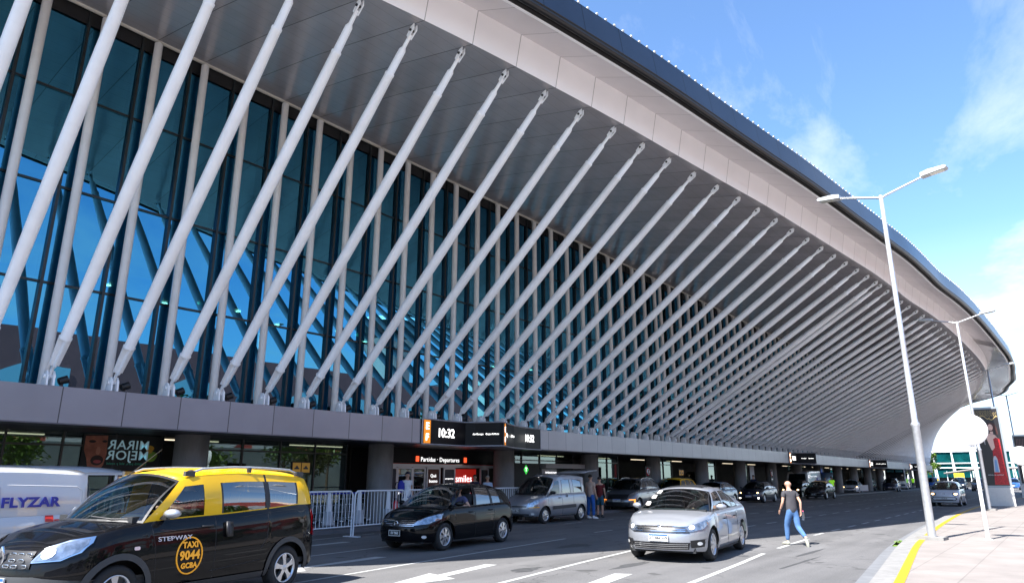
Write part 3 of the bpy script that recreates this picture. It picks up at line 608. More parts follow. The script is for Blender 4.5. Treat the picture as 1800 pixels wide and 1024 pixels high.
flat(ell(6.3, 1.42, .36, .24), -21.48, mat('beard_print', (.03, .015, .012), .6), 'printed_beard', ps); flat(ell(6.32, 1.36, .22, .08), -21.475, mat('lip_print', (.45, .08, .08), .6), 'printed_mouth', ps)
flat(ell(6.3, 1.86, .13, .2, 12), -21.478, mat('nose_print', (.5, .2, .13), .6), 'printed_nose', ps); flat(ell(5.9, 2.3, .2, .07, 12), -21.478, mat('beard_print', (.03, .015, .012)), 'printed_eye', ps); flat(ell(6.6, 2.32, .15, .06, 12), -21.478, MC['beard_print'], 'printed_eye', ps)
flat(ell(9.45, 1.65, .42, .26, 20, w=.1), -21.48, mat('leaf_print', (.22, .38, .04), .6, noise=.4, nscale=5), 'printed_leaf', ps); flat(ell(9.35, 2.0, .25, .2, 14, w=.2), -21.477, mat('fruit_print', (.65, .35, .03), .6), 'printed_fruit', ps)
# small kiosk front between the pillars
mb = MB().box((-20.9, 27.3, 1.25), (.5, 2.3, 2.2)); kk = tb(mb, 'kiosk_wall', M_signblk)
flat([(27.15, 2.05), (27.35, 2.28), (27.55, 2.05), (27.35, 1.82)], -20.64, mat('green_logo', (.03, .4, .05), .5, emit=(.05, .7, .08, .3)), 'kiosk_logo', kk)
ttext('T', .24, M_txt, (-20.63, 27.35, 2.05), (0, 1, 0), (0, 0, 1), parent=kk, bold=.01)
mb = MB().box((-20.75, 30.7, 2.25), (.5, 3.8, .22)); mb.box((-20.95, 29.6, 1.9), (.2, 1.3, .42)); k2 = tb(mb, 'kiosk_canopy', mat('kiosk_grey', (.28, .28, .29), .5))
ttext('tripstore', .27, M_txt, (-20.84, 29.75, 1.92), (0, 1, 0), (0, 0, 1), parent=k2)

# ------------------------------------------------------------------ vehicles
def pip(pt, poly):
    x, y = pt; c = False; n = len(poly); j = n - 1
    for i in range(n):
        if (poly[i][1] > y) != (poly[j][1] > y) and x < (poly[j][0] - poly[i][0]) * (y - poly[i][1]) / (poly[j][1] - poly[i][1]) + poly[i][0]: c = not c
        j = i
    return c
def patch(bvh, poly, dirn, m, name, parent, res=.08, off=.006, mi=None, sm=True, thick=0.):
    """lay a flat outline onto the body: dirn 'L' (from +x), 'R' (from -x), 'F' front, 'B' back, 'T' top"""
    pts = []; n = len(poly)
    for i in range(n):
        a, b = Vector(poly[i]), Vector(poly[(i + 1) % n]); k = max(1, int((b - a).length / res))
        pts += [a + (b - a) * j / k for j in range(k)]
    nb = len(pts); xs = [p.x for p in pts]; ys_ = [p.y for p in pts]; x = min(xs) + res / 2
    while x < max(xs):
        yy = min(ys_) + res / 2
        while yy < max(ys_):
            if pip((x, yy), pts) and min((Vector((x, yy)) - p).length for p in pts) > res * .45: pts.append(Vector((x, yy)))
            yy += res
        x += res
    v, e, f, *_ = geometry.delaunay_2d_cdt(pts, [(i, (i + 1) % nb) for i in range(nb)], [], 1, 1e-5)
    out = []
    for q in v:
        if dirn in 'LR': s = 1 if dirn == 'L' else -1; o = Vector((3 * s, q.x, q.y)); d = Vector((-s, 0, 0))
        elif dirn == 'F': o = Vector((q.x, -9, q.y)); d = Vector((0, 1, 0))
        elif dirn == 'B': o = Vector((q.x, 9, q.y)); d = Vector((0, -1, 0))
        else: o = Vector((q.x, q.y, 5)); d = Vector((0, 0, -1))
        h = bvh.ray_cast(o, d)
        if h[0] is None or (dirn in 'LR' and abs(h[0].x) < .3): h = bvh.find_nearest(o + d * (2.2 if dirn in 'LR' else 7))
        nrm = h[1]
        if nrm.dot(d) > 0: nrm = -nrm
        out.append(h[0] + nrm * off - d * off * .5)
    mb = MB(); fl = []
    for t in f:
        a, b, c = out[t[0]], out[t[1]], out[t[2]]; nn = (b - a).cross(c - a)
        fl.append(tuple(t) if nn.dot(d) < 0 else tuple(t)[::-1])
    mb.add(out, fl, 0, sm); o = mb.build(name, m, parent)
    if thick: 
        so_ = o.modifiers.new('thick', 'SOLIDIFY'); so_.thickness = thick; so_.offset = -1
    return o
def rrect(x0, y0, x1, y1, r=.02):
    return [(x0 + r, y0), (x1 - r, y0), (x1, y0 + r), (x1, y1 - r), (x1 - r, y1), (x0 + r, y1), (x0, y1 - r), (x0, y0 + r)]
WHEELS = {}
def wheel(parent, x, y, r, side, style, w=.20):
    key = (round(r, 3), style)
    if key not in WHEELS:
        t = MB(); rr = r * .66
        t.lathe([(rr, -w / 2 + .01), (r * .9, -w / 2), (r * .985, -w / 2 + .03), (r, -w / 4), (r, w / 4), (r * .985, w / 2 - .03), (r * .9, w / 2), (rr, w / 2 - .01), (rr, 0)], n=32, axis='x')
        h = MB(); h.lathe([(rr, -.02), (rr, w / 2 - .005), (rr * .93, w / 2 - .004), (rr * .9, w / 2 - .05)], n=32, axis='x'); h.lathe([(rr * .9, .0), (0, .0)], n=32, axis='x', mi=1)
        ns = {'a5': 5, 'a8': 8, 'a10': 10, 'cap': 7, 'steel': 6}[style[:3] if style[:3] in ('a5', 'a8', 'cap') else style]
        xo = w / 2 - .012
        for k in range(ns):
            a = 2 * math.pi * k / ns; dy, dz = math.cos(a), math.sin(a); ty, tz = -dz, dy
            wi, wo = (.05, .035) if style in ('cap',) else (.032, .022)
            if style == 'a5': wi, wo = .034, .05
            if style == 'cap': wi, wo = .03, .07
            P = [(rr * .12, wi), (rr * .5, wi * .8), (rr * .93, wo)]
            vs = []
            for ra, ww in P:
                for e in (-1, 1): vs.append((xo - .012 * (ra / rr) + .006, dy * ra + ty * ww * e, dz * ra + tz * ww * e))
            for ra, ww in P:
                for e in (-1, 1): vs.append((xo - .05, dy * ra + ty * ww * e, dz * ra + tz * ww * e))
            h.add(vs, [(0, 1, 3, 2), (2, 3, 5, 4), (0, 2, 8, 6), (2, 4, 10, 8), (1, 7, 9, 3), (3, 9, 11, 5)])
        h.lathe([(rr * .2, xo - .04), (rr * .2, xo + .002), (rr * .14, xo + .01), (0, xo + .012)], n=14, axis='x')
        to = t.build('wheel', M_rubber); ho = h.build('rim', [M_alloy, M_dark], to)
        WHEELS[key] = (to, ho); o = to
    else:
        to, ho = WHEELS[key]; o = to.copy(); col.objects.link(o); k = ho.copy(); col.objects.link(k); k.parent = o
    o.parent = parent; o.location = (x, y, r); o.rotation_euler = (random.random() * 0 + .4, 0, 0) if side > 0 else (.4, 0, math.pi)
    return o
PROF = [(0, .90), (.06, .955), (.16, .985), (.34, 1.0), (.52, 1.0), (.68, .99), (.82, .972), (.93, .945), (1.0, .905)]
class Car:
    def __init__(s, name, label, cat, x, y, rz, **k):
        s.o = thing(name, label, cat, (x, y, 0), rz, k.get('group'))
        s.k = k; s.L, s.W, s.H = k['L'], k['W'], k['H']; s.r = k.get('r', .315); s.fw, s.rw = k['fw'], k['rw']; s.build()
    def hw(s, u):            # plan taper of the half width
        L = s.L; f = 1.
        a, b = s.k.get('nf', (.85, 2.6)); c, d = s.k.get('nr', (.6, 3.0))
        if u < a: f *= (max(0, 1 - ((a - u) / a) ** b)) ** (1 / b)
        if u > L - c: f *= (max(0, 1 - ((u - L + c) / c) ** d)) ** (1 / d)
        return s.W / 2 * (.06 + .94 * f)
    def sh(s, u): return lerp(u, *s.k['belt'])
    def SH(s, u): return Vector((s.hw(u) * .905, u - s.L / 2, s.sh(u)))
    def yof(s, u, z):
        a = s.k.get('nose', [(.15, .10), (.32, .02), (.5, 0), (.62, .03), (.72, .09), (.85, .2), (1.2, .3)]); b = s.k.get('tail', [(.15, .08), (.35, .0), (.6, .0), (.8, .04), (1.0, .1), (1.4, .14)])
        fz = [p[0] for p in a]; 
        d = lerp(z, [p[0] for p in a], [p[1] for p in a]) * max(0, 1 - u / 1.0) ** 1.2
        e = lerp(z, [p[0] for p in b], [p[1] for p in b]) * max(0, 1 - (s.L - u) / .8) ** 1.2
        return u - s.L / 2 + d - e
    def build(s):
        k = s.k; L = s.L; sill = k.get('sill', .19)
        cab0, cab1 = k['cells'][0][0], k['cells'][-1][0]
        us = {0, .01, .03, .07, .13, .2, .3, .42, .55, .7, .85, 1.0, L - .9, L - .7, L - .5, L - .35, L - .22, L - .12, L - .05, L - .015, L, cab0, cab1, cab0 + .02, cab1 - .02}
        AR = s.r + .055
        for w in (s.fw, s.rw):
            for t in range(-12, 13): us.add(w + AR * math.sin(t / 12 * math.pi / 2))
            us |= {w - AR - .012, w + AR + .012}
        u = 0
        while u < L: us.add(u); u += .16
        us = sorted(q for q in us if 0 <= q <= L); u2 = [us[0]]
        for q in us[1:]:
            if q - u2[-1] > .006: u2.append(q)
        us = u2
        def zb(u):
            z = lerp(u, [0, .5, 1.0, L - .8, L - .3, L], [sill + .05, sill + .02, sill, sill, sill + .05, sill + .12])
            for w in (s.fw, s.rw):
                d = abs(u - w)
                if d < AR: z = max(z, s.r + math.sqrt(AR * AR - d * d))
            return z
        P = []
        for u in us:
            h, top, b0 = s.hw(u), s.sh(u), zb(u); row = []
            for f, _ in PROF:
                z = b0 + (top - b0) * f; ff = max(0, (z - sill) / (top - sill)); w = lerp(ff, [p[0] for p in PROF], [p[1] for p in PROF])
                cr = k.get('crease'); 
                if cr and ff > cr: w *= 1 - .012
                row.append(Vector((h * w, s.yof(u, z), z)))
            cw = k.get('crown', .05) * min(1, h / (s.W * .3))
            for a in (.86, .6, .3, 0):
                z = top + cw * (1 - a ** 2.2); row.append(Vector((h * .905 * a, s.yof(u, z), z)))
            P.append(row)
        nb = len(PROF)
        mb = MB(); hood = MB(); deck = MB()
        for sg in (1, -1):
            Q = [[Vector((p.x * sg, p.y, p.z)) for p in row] for row in P]
            mb.grid([r[:nb] for r in Q], flip=(sg < 0))
            f = [r[nb - 1:] for u, r in zip(us, Q) if u <= cab0 + .021]; bk = [r[nb - 1:] for u, r in zip(us, Q) if u >= cab1 - .021]
            mb.grid(f, flip=(sg < 0)); mb.grid(bk, flip=(sg < 0))
        for row, fl in ((P[0], True), (P[-1], False)):
            q = row[:nb]; mb.grid([[Vector((-p.x, p.y, p.z)) for p in q], [Vector((p.x, p.y, p.z)) for p in q]], flip=fl)
        pm = k['paint']; body = mb.build('body', pm, s.o, merge=True); sharp(body, 50)
        s.body = body
        # under body, wheel wells
        ub = MB(); y0_, y1_ = -L / 2 + .25, L / 2 - .22
        ub.box((0, (y0_ + y1_) / 2, sill + .05), (s.W - .46, y1_ - y0_, .1)); ub.box((0, (y0_ + y1_) / 2, .5), (s.W - .52, y1_ - y0_ - .1, .5)); ub.box((0, 0, sill + .03), (s.W - .12, s.rw - s.fw - 2 * AR - .02, .08))
        ub.build('underbody', M_dark, s.o)
        # greenhouse
        wr = k.get('wr', .60) * s.W / 2; RZ = k['roof']; drop = k.get('rdrop', .07)
        def RE(u):
            return Vector((wr * (1 - .05 * max(0, (u - L * .6) / L * 2)), u - L / 2, lerp(u, *RZ) - drop))
        C = k['cells']; gp = k.get('gpaint', pm)
        def ub_(t, i): return C[i][i and 0] if 0 else 0
        def side(sv, t, sg):
            i = min(len(C) - 2, int(sv)); f = sv - i
            b = s.SH(C[i][0] + (C[i + 1][0] - C[i][0]) * f); a = RE(C[i][1] + (C[i + 1][1] - C[i][1]) * f)
            b.x -= .012
            q = b.lerp(a, t); q.x += k.get('bow', .035) * math.sin(math.pi * t) ; q.z += 0
            return Vector((q.x * sg, q.y, q.z))
        gh = MB(); wins = []
        for sg in (1, -1):
            for i in range(len(C) - 1):
                wdt = abs(C[i + 1][0] - C[i][0]) + .001; wdt = max(wdt, abs(C[i + 1][1] - C[i][1]))
                if C[i][2] in 'PB':
                    gh.grid([[side(i + a / 2, t / 6, sg) for t in range(7)] for a in range(3)], flip=(sg > 0) ^ True, mi=1 if C[i][2] == 'B' else 0)
                else:
                    m = min(.3, .03 / wdt); t0, t1 = .03, k.get('wt1', .89); fmi = k.get('frm', 1)
                    A = [i, i + m] + [i + m + (1 - 2 * m) * q / 5 for q in range(1, 5)] + [i + 1 - m, i + 1]
                    Tt = [0, t0] + [t0 + (t1 - t0) * q / 5 for q in range(1, 5)] + [t1, 1]
                    for a in range(len(A) - 1):
                        for t in range(len(Tt) - 1):
                            ins = 0 < a < len(A) - 2 and 0 < t < len(Tt) - 2
                            q = [side(A[a], Tt[t], sg), side(A[a + 1], Tt[t], sg), side(A[a + 1], Tt[t + 1], sg), side(A[a], Tt[t + 1], sg)]
                            if not ins: gh.add(q if sg > 0 else q[::-1], [(0, 1, 2, 3)], 1 if 0 < t < len(Tt) - 2 and C[i][2] == 'D' and fmi == 0 else (0 if t == len(Tt) - 2 else fmi), True)
                    if C[i][2] != 'O' or sg < 0:
                        w = MB(); w.grid([[side(a, t, sg) - Vector((.004 * sg, 0, 0)) for t in Tt[1:-1]] for a in A[1:-1]], flip=(sg < 0)); wins.append((w, 'side_window', C[i][2], sg))
                        tr = MB(); e = [side(a, Tt[1], sg) for a in A[1:-1]] + [side(A[-2], t, sg) for t in Tt[2:-1]] + [side(a, Tt[-2], sg) for a in A[1:-2][::-1]] + [side(A[1], t, sg) for t in Tt[1:-2][::-1]]
        # roof
        ua, uc = C[0][1], C[-1][1]; nst = 14; RP = []
        for a in range(nst + 1):
            u = ua + (uc - ua) * a / nst; e = RE(u); row = []
            for b in range(-5, 6):
                v = b / 5; row.append(Vector((e.x * v, e.y - (1 - v * v) * (.07 if a == 0 else 0) + (1 - v * v) * (.05 if a == nst else 0), e.z + drop * (1 - abs(v) ** 2.4))))
            RP.append(row)
        rm = MB(); rm.grid(RP, flip=True)
        # screens
        def screen_(bu, tu, bulge, top, front):
            b = s.SH(bu); b.x -= .012; bl, br = Vector((-b.x, b.y, b.z)), b
            G_ = []
            for t in range(7):
                tt = t / 6; row = []
                for c in range(-6, 7):
                    v = c / 6; bot = Vector((b.x * v, b.y + bulge * (1 - v * v), b.z + .02 * (1 - v * v)))
                    tp = Vector((top[0].x + (top[-1].x - top[0].x) * (v + 1) / 2, 0, 0)); f = (v + 1) / 2 * (len(top) - 1); i = min(len(top) - 2, int(f)); tp = top[i].lerp(top[i + 1], f - i)
                    q = bot.lerp(tp, tt); q.y += (-1 if front else 1) * .04 * math.sin(math.pi * tt); q.z += .02 * math.sin(math.pi * tt); row.append(q)
                G_.append(row)
            return G_
        ws = screen_(C[0][0], ua, -k.get('cowl', .22), RP[0], True); rs = screen_(C[-1][0], uc, k.get('rb', .08), RP[-1], False)
        def inner(Gd, a0, a1, b0, b1, fl, nm):
            w = MB(); w.grid([r[b0:b1] for r in Gd[a0:a1]], flip=fl); wins.append((w, nm, 'G', 0))
            for i in range(len(Gd) - 1):
                for j in range(len(Gd[0]) - 1):
                    if not (a0 <= i < a1 - 1 and b0 <= j < b1 - 1):
                        q = [Gd[i][j], Gd[i][j + 1], Gd[i + 1][j + 1], Gd[i + 1][j]]; fr_.add(q if not fl else q[::-1], [(0, 1, 2, 3)], 0, True)
        # insert narrow border rows so glass has a slim edge
        def refine(Gd, mu, mv0, mv1):
            G2 = []
            for r in Gd:
                a = r[0].lerp(r[1], mu); b = r[-1].lerp(r[-2], mu); G2.append([r[0], a] + r[1:-1] + [b, r[-1]])
            lo = [p.lerp(q, mv0) for p, q in zip(G2[0], G2[1])]; hi = [p.lerp(q, mv1) for p, q in zip(G2[-1], G2[-2])]
            return [G2[0], lo] + G2[1:-1] + [hi, G2[-1]]
        fr_ = MB(); ws = refine(ws, .2, .3, .3); inner(ws, 1, len(ws) - 1, 1, len(ws[0]) - 1, False, 'windshield')
        frb = fr_.build('screen_border', M_black, s.o)
        fr_ = MB(); rg = k.get('rg', (.35, .3)); rs = refine(rs, .5, rg[0], rg[1]); inner(rs, 1, len(rs) - 1, 1, len(rs[0]) - 1, True, 'rear_window')
        gh.v, gh.f, gh.m, gh.sm = gh.v, gh.f, gh.m, gh.sm
        o = len(gh.v); gh.v += fr_.v; gh.f += [tuple(o + i for i in f) for f in fr_.f]; gh.m += [0] * len(fr_.m); gh.sm += fr_.sm
        pil = gh.build('window_pillars', [gp, k.get('wtrim', M_black)], s.o, fixn=False); roof = rm.build('roof', k.get('rpaint', gp), s.o)
        sol = roof.modifiers.new('t', 'SOLIDIFY'); sol.thickness = .03; sol.offset = -1
        for w, nm, ty, sg in wins:
            w.build(nm, (G_dark if (ty == 'D' or k.get('dark')) and nm != 'windshield' else G_car), s.o)
        # interior
        it = MB(); fl_ = s.sh((cab0 + cab1) / 2); y0_, y1_ = cab0 - L / 2, cab1 - L / 2
        it.box((0, (y0_ + y1_) / 2, fl_ - .42), (s.W - .35, y1_ - y0_ - .1, .08)); it.box((0, y0_ + .16, fl_ - .07), (s.W - .36, .5, .16))
        it.build('dashboard', M_dark, s.o)
        for sx_ in (-.36, .36):
            for yy in ([y0_ + 1.05, y0_ + 1.95] if cab1 - cab0 > 2.2 else [y0_ + 1.0]):
                if k.get('noseat') : continue
                st = MB(); st.box((sx_, yy, fl_ - .30), (.46, .46, .16)); st.box((sx_, yy + .22, fl_ + .0), (.44, .12, .55), rot=Matrix.Rotation(-.22, 3, 'X')); st.box((sx_, yy + .30, fl_ + .36), (.24, .09, .17)); bevel(st.build('seat', M_seat, s.o), .04)
        swl = MB(); swl.path([(.36 + .18 * math.cos(a * math.pi / 8), y0_ + .48 + .05 * math.sin(a * math.pi / 8), fl_ + .02 + .17 * math.sin(a * math.pi / 8)) for a in range(17)], .014, 6); swl.build('steering_wheel', M_black, s.o)
        # wheels
        tr = s.W / 2 - .125
        for sg in (1, -1):
            for w in (s.fw, s.rw): wheel(s.o, sg * tr, w - L / 2, s.r, sg, k.get('rim', 'a5'))
        # bvh of body and greenhouse
        vs, fs = [], []
        for m in (mb, gh, rm, frb_ if 0 else None):
            if m is None: continue
            o = len(vs); vs += [Vector(a) for a in m.v]; fs += [tuple(o + i for i in f) for f in m.f]
        for G_, in ((ws,), (rs,)):
            o = len(vs); nv = len(G_[0]); vs += [q for r in G_ for q in r]; fs += [(o + i * nv + j, o + i * nv + j + 1, o + (i + 1) * nv + j + 1, o + (i + 1) * nv + j) for i in range(len(G_) - 1) for j in range(nv - 1)]
        s.bvh = BVHTree.FromPolygons([tuple(v) for v in vs], fs)
        # mirrors
        mz = s.sh(cab0) + .10; mu = C[0][0] + .28
        for sg in (1, -1):
            q = MB(); x0 = s.SH(mu).x
            q.lathe([(0, -.055), (.05, -.05), (.085, -.02), (.092, .02), (.085, .06), (0, .065)], n=14, axis='y')
            q.v = [tuple(Vector((a[0] * 1.22, a[1] * .8 + a[0] * sg * .25, a[2] * .74 + (.012 if a[2] < 0 else 0))) + Vector((sg * (x0 + .14), mu - L / 2, mz))) for a in q.v]
            o = q.build('side_mirror', k.get('mpaint', pm), s.o)
            a = MB(); a.box((sg * (x0 + .03), mu - L / 2, mz - .05), (.12, .06, .04)); a.build('mirror_arm', M_black, o)
        # door seams, sill trim and handles
        for cu in k.get('seams', []):
            for D in ('L', 'R'):
                for pl in cu: s.seam(pl, D)
        for hu, hzv in k.get('handles', []):
            for D, sg in (('L', 1), ('R', -1)):
                p = s.hit(D, hu - L / 2, hzv); q = MB(); q.path([p + Vector((sg * .0, -.09, 0)), p + Vector((sg * .028, -.07, 0)), p + Vector((sg * .028, .07, 0)), p + Vector((0, .09, 0))], .014, 6); q.build('door_handle', k.get('hm', M_black), s.o)
    def hit(s, D, y, z):
        sg = 1 if D == 'L' else -1; h = s.bvh.ray_cast(Vector((3 * sg, y, z)), Vector((-sg, 0, 0))); return h[0] or Vector((sg * s.W / 2, y, z))
    def seam(s, pl, D, w=.010, m=None, name='door_seam'):
        pts = []
        for i in range(len(pl) - 1):
            a, b = Vector(pl[i]), Vector(pl[i + 1]); n = max(2, int((b - a).length / .07)); pts += [a + (b - a) * j / n for j in range(n)]
        pts.append(Vector(pl[-1])); q = [s.hit(D, p.x - s.L / 2, p.y) for p in pts]
        mb = MB(); mb.path(q, w * .5, 4); return mb.build(name, m or M_black, s.o)
    def P(s, poly, D, m, name, **k):
        if D in 'LR': poly = [(u - s.L / 2, z) for u, z in poly]
        return patch(s.bvh, poly, D, m, name, k.pop('parent', s.o), **k)
    def both(s, poly, m, name, **k):     # front view outline mirrored: two parts
        a = s.P(poly, 'F', m, name, **k); b = s.P([(-x, z) for x, z in poly], 'F', m, name, **k); return a, b
    def bothb(s, poly, m, name, **k):
        a = s.P(poly, 'B', m, name, **k); b = s.P([(-x, z) for x, z in poly], 'B', m, name, **k); return a, b
    def plate(s, txt, z, blue=True, black=False, back=False, w=.40, h=.13, xo=0):
        h_ = s.bvh.ray_cast(Vector((xo + .001, -9, z)), Vector((0, 1, 0)))[0]; y = h_.y - .03
        mb = MB().box((xo, y, z), (w, .02, h)); o = mb.build('number_plate', M_plate if not black else M_plateblack, s.o)
        if blue: MB().box((xo, y - .011, z + h / 2 - .017), (w - .01, .003, .03)).build('plate_band', M_plateblue, o)
        if black:
            for dx, dz, sx_, sz_ in ((0, h / 2 - .006, w, .010), (0, -h / 2 + .006, w, .010), (w / 2 - .006, 0, .010, h), (-w / 2 + .006, 0, .010, h)): MB().box((xo + dx, y - .011, z + dz), (sx_, .003, sz_)).build('plate_rim', M_plate, o)
        text(txt, .085, M_plate if black else M_plateblack, (xo, y - .014, z - (.012 if blue else 0)), (1, 0, 0), (0, 0, 1), o, bold=.002, depth=.001, sx=.85)
        return o
    def emblem(s, z, r=.06, m=None, sz=1.):
        h_ = s.bvh.ray_cast(Vector((.001, -9, z)), Vector((0, 1, 0)))[0]; y = h_.y - .015
        mb = MB(); mb.path([(r * math.cos(a * math.pi / 10), y, z + r * sz * math.sin(a * math.pi / 10)) for a in range(21)], .010, 6); mb.box((0, y, z), (r * 1.7, .012, .018)); return mb.build('badge', m or M_chrome, s.o)
def R_doors(L, b, zt, cuts, sill=.26): pass
P_black = mat('paint_black', (.002, .002, .003), rough=.6, coat=.55, spec=.05); P_yellow = mat('paint_taxi_yellow', (.88, .50, .004), rough=.45, coat=.6, spec=.25); P_silver = paint('paint_silver', (.36, .375, .41), .55)
P_grey = paint('paint_silver_grey', (.30, .31, .34), .5); P_dgrey = paint('paint_dark_grey', (.16, .165, .18), .5); P_white = paint('paint_white', (.56, .57, .60)); P_navy = paint('paint_dark_blue', (.012, .018, .04))
P_lblue = paint('paint_blue_grey', (.22, .30, .38), .4)
def lane(y): return 0
# ---- generic looks -------------------------------------------------
def front_generic(c, z0=.62, z1=.74, x0=.42, x1=.80, gz=(.52, .64), gx=.42, low=(.26, .38), lm=None, grm=None, plate=None, pz=.40, fog=True, badge=None, black=False, blue=True):
    c.both([(x0, z0), (x1 - .05, z0 + .03), (x1, z1), (x1 - .12, z1 + .02), (x0 + .05, z1 - .02)], lm or M_lamp, 'headlight', off=.008)
    g_ = c.P(rrect(-gx, gz[0], gx, gz[1], .03), 'F', grm or M_black, 'grille', off=.007)
    c.P(rrect(-.55, low[0], .55, low[1], .03), 'F', M_black, 'lower_grille', off=.007)
    if fog: c.both([(.62 + .06 * math.cos(a), .33 + .045 * math.sin(a)) for a in [q * math.pi / 4 for q in range(8)]], M_lampin, 'fog_lamp', res=.05, off=.014)
    if plate: c.plate(plate, pz, blue=blue, black=black)
    if badge: c.emblem(badge, .055)
SED = dict(L=4.45, W=1.75, H=1.46, r=.315, fw=.87, rw=3.50, belt=([0, .12, .5, 1.15, 2.2, 3.6, 4.2, 4.45], [.60, .68, .80, .90, .93, .96, .95, .82]),
           roof=([1.75, 2.15, 2.7, 3.2, 3.7], [1.38, 1.45, 1.46, 1.42, 1.30]), cells=[(1.10, 1.85, 'P'), (1.22, 1.93, 'G'), (2.12, 2.32, 'P'), (2.20, 2.40, 'G'), (3.02, 3.02, 'P'), (3.06, 3.06, 'G'), (3.55, 3.22, 'P'), (4.0, 3.45, 'E')],
           seams=[[[(1.18, .30), (1.16, .88)], [(2.16, .26), (2.16, .90)], [(3.1, .26), (3.12, .60), (3.16, .92)]]], handles=[(1.98, .80), (2.92, .82)], wr=.66)
HAT = dict(L=4.2, W=1.70, H=1.53, r=.31, fw=.80, rw=3.40, belt=([0, .12, .5, 1.05, 2.2, 3.6, 4.1, 4.2], [.62, .70, .84, .95, .98, 1.02, 1.0, .95]),
           roof=([1.55, 1.95, 2.6, 3.3, 3.85], [1.43, 1.51, 1.535, 1.50, 1.40]), cells=[(.95, 1.65, 'P'), (1.08, 1.76, 'G'), (2.05, 2.20, 'P'), (2.13, 2.28, 'G'), (2.85, 2.85, 'P'), (2.90, 2.90, 'G'), (3.35, 3.25, 'P'), (4.05, 3.75, 'E')],
           seams=[[[(1.02, .30), (1.0, .92)], [(2.1, .26), (2.1, .95)], [(2.95, .26), (2.97, .60), (3.02, .98)]]], handles=[(1.92, .84), (2.82, .86)], wr=.66)
SUV = dict(L=4.5, W=1.82, H=1.68, r=.345, fw=.85, rw=3.53, sill=.26, belt=([0, .12, .5, 1.15, 2.2, 3.6, 4.3, 4.5], [.70, .82, .98, 1.06, 1.09, 1.13, 1.12, 1.02]),
           roof=([1.7, 2.1, 2.7, 3.4, 4.0], [1.58, 1.655, 1.68, 1.66, 1.58]), cells=[(1.12, 1.80, 'P'), (1.25, 1.90, 'G'), (2.20, 2.35, 'P'), (2.28, 2.43, 'G'), (3.08, 3.08, 'P'), (3.14, 3.14, 'G'), (3.85, 3.70, 'P'), (4.35, 4.0, 'E')],
           seams=[[[(1.2, .36), (1.18, 1.02)], [(2.24, .32), (2.24, 1.05)], [(3.15, .34), (3.17, .70), (3.22, 1.08)]]], handles=[(2.05, .92), (3.0, .94)], wr=.68)
def spec(base, **k): d = dict(base); d.update(k); return d
def rails(c, m, u0, u1, hgt=.05, foot=M_black):
    for sg in (1, -1):
        pts = []
        for a in range(9):
            u = u0 + (u1 - u0) * a / 8; z = lerp(u, *c.k['roof']) + (hgt if 0 < a < 8 else .0) - .055; pts.append((sg * c.k.get('wr', .6) * c.W / 2 * .93, u - c.L / 2, z + .0))
        MB().path(pts, [.012] + [.018] * 7 + [.012], 8).build('roof_rail', m, c.o)

# ---- 1 the black and yellow taxi in the foreground
TXH = math.atan2(.61, 2.69)
def place(xw, yw, rz, spc, front=True):
    """world position of the left front wheel contact -> car origin"""
    lx_, ly_ = spc['W'] / 2 - .02, spc['fw'] - spc['L'] / 2
    return xw - (lx_ * math.cos(rz) - ly_ * math.sin(rz)), yw - (lx_ * math.sin(rz) + ly_ * math.cos(rz))
TAXI = dict(L=4.39, W=1.80, H=1.81, r=.325, fw=.86, rw=3.67, sill=.24, belt=([0, .10, .35, .8, 1.3, 1.8, 2.5, 3.3, 3.9, 4.39], [.74, .86, .98, 1.06, 1.12, 1.14, 1.16, 1.20, 1.24, 1.24]),
            roof=([1.45, 1.8, 2.2, 2.8, 3.4, 4.0, 4.3], [1.63, 1.735, 1.785, 1.81, 1.80, 1.77, 1.72]), wr=.74, rdrop=.10, bow=.03, paint=P_black, gpaint=P_yellow, rim='a5', mpaint=P_silver,
            cells=[(1.16, 1.74, 'P'), (1.34, 1.90, 'G'), (2.12, 2.12, 'P'), (2.40, 2.40, 'D'), (3.26, 3.26, 'B'), (3.30, 3.30, 'D'), (3.92, 3.98, 'P'), (4.30, 4.20, 'E')],
            wt1=.80, frm=0, nf=(.9, 2.3), nr=(.35, 4.0), cowl=.30, rb=.05, tail=[(.2, .06), (.4, 0), (.8, .02), (1.2, .05)], nose=[(.2, .08), (.35, .02), (.55, 0), (.7, .02), (.85, .08), (1.0, .18), (1.3, .3)], crown=.07, rg=(.2, .2),
            seams=[[[(1.36, .34), (1.32, .8), (1.26, 1.08)], [(2.26, .32), (2.26, 1.14)], [(3.25, 1.2), (3.22, .8), (3.1, .66)], [(2.2, .44), (3.1, .5)]]], handles=[(2.12, 1.02)])
x, y = place(-9.12, 4.0, TXH, TAXI)
c = Car('taxi', 'black and yellow taxi van with open foreground bonnet view, silver mirror and roof rails', 'taxi', x, y, TXH, **TAXI)
c.o['label'] = 'black taxi van with yellow roof and round orange TAXI 9044 badge on its door'
M_trim = mat('grey_trim', (.045, .047, .05), .6)
for w in (c.fw, c.rw):
    a0 = [(w + (c.r + .055 + .0) * math.cos(t), c.r + (c.r + .055) * math.sin(t)) for t in [q * math.pi / 16 for q in range(-1, 18)]]
    a1 = [(w + (c.r + .13) * math.cos(t), c.r + (c.r + .13) * math.sin(t)) for t in [q * math.pi / 16 for q in range(-1, 18)]]
    for D in 'LR': c.P([(u, max(z, .27)) for u, z in a0 + a1[::-1]], D, M_trim, 'arch_trim', res=.06, off=.012)
for D in 'LR':
    c.P([(1.3, .27), (3.2, .27), (3.2, .34), (1.3, .34)], D, M_trim, 'sill_trim', res=.1, off=.012)
    c.P([(2.0, 1.0), (2.3, 1.0), (2.3, 1.16), (2.0, 1.14)][::-1], D, P_yellow, 'yellow_panel', res=.08, off=.005) if 0 else None
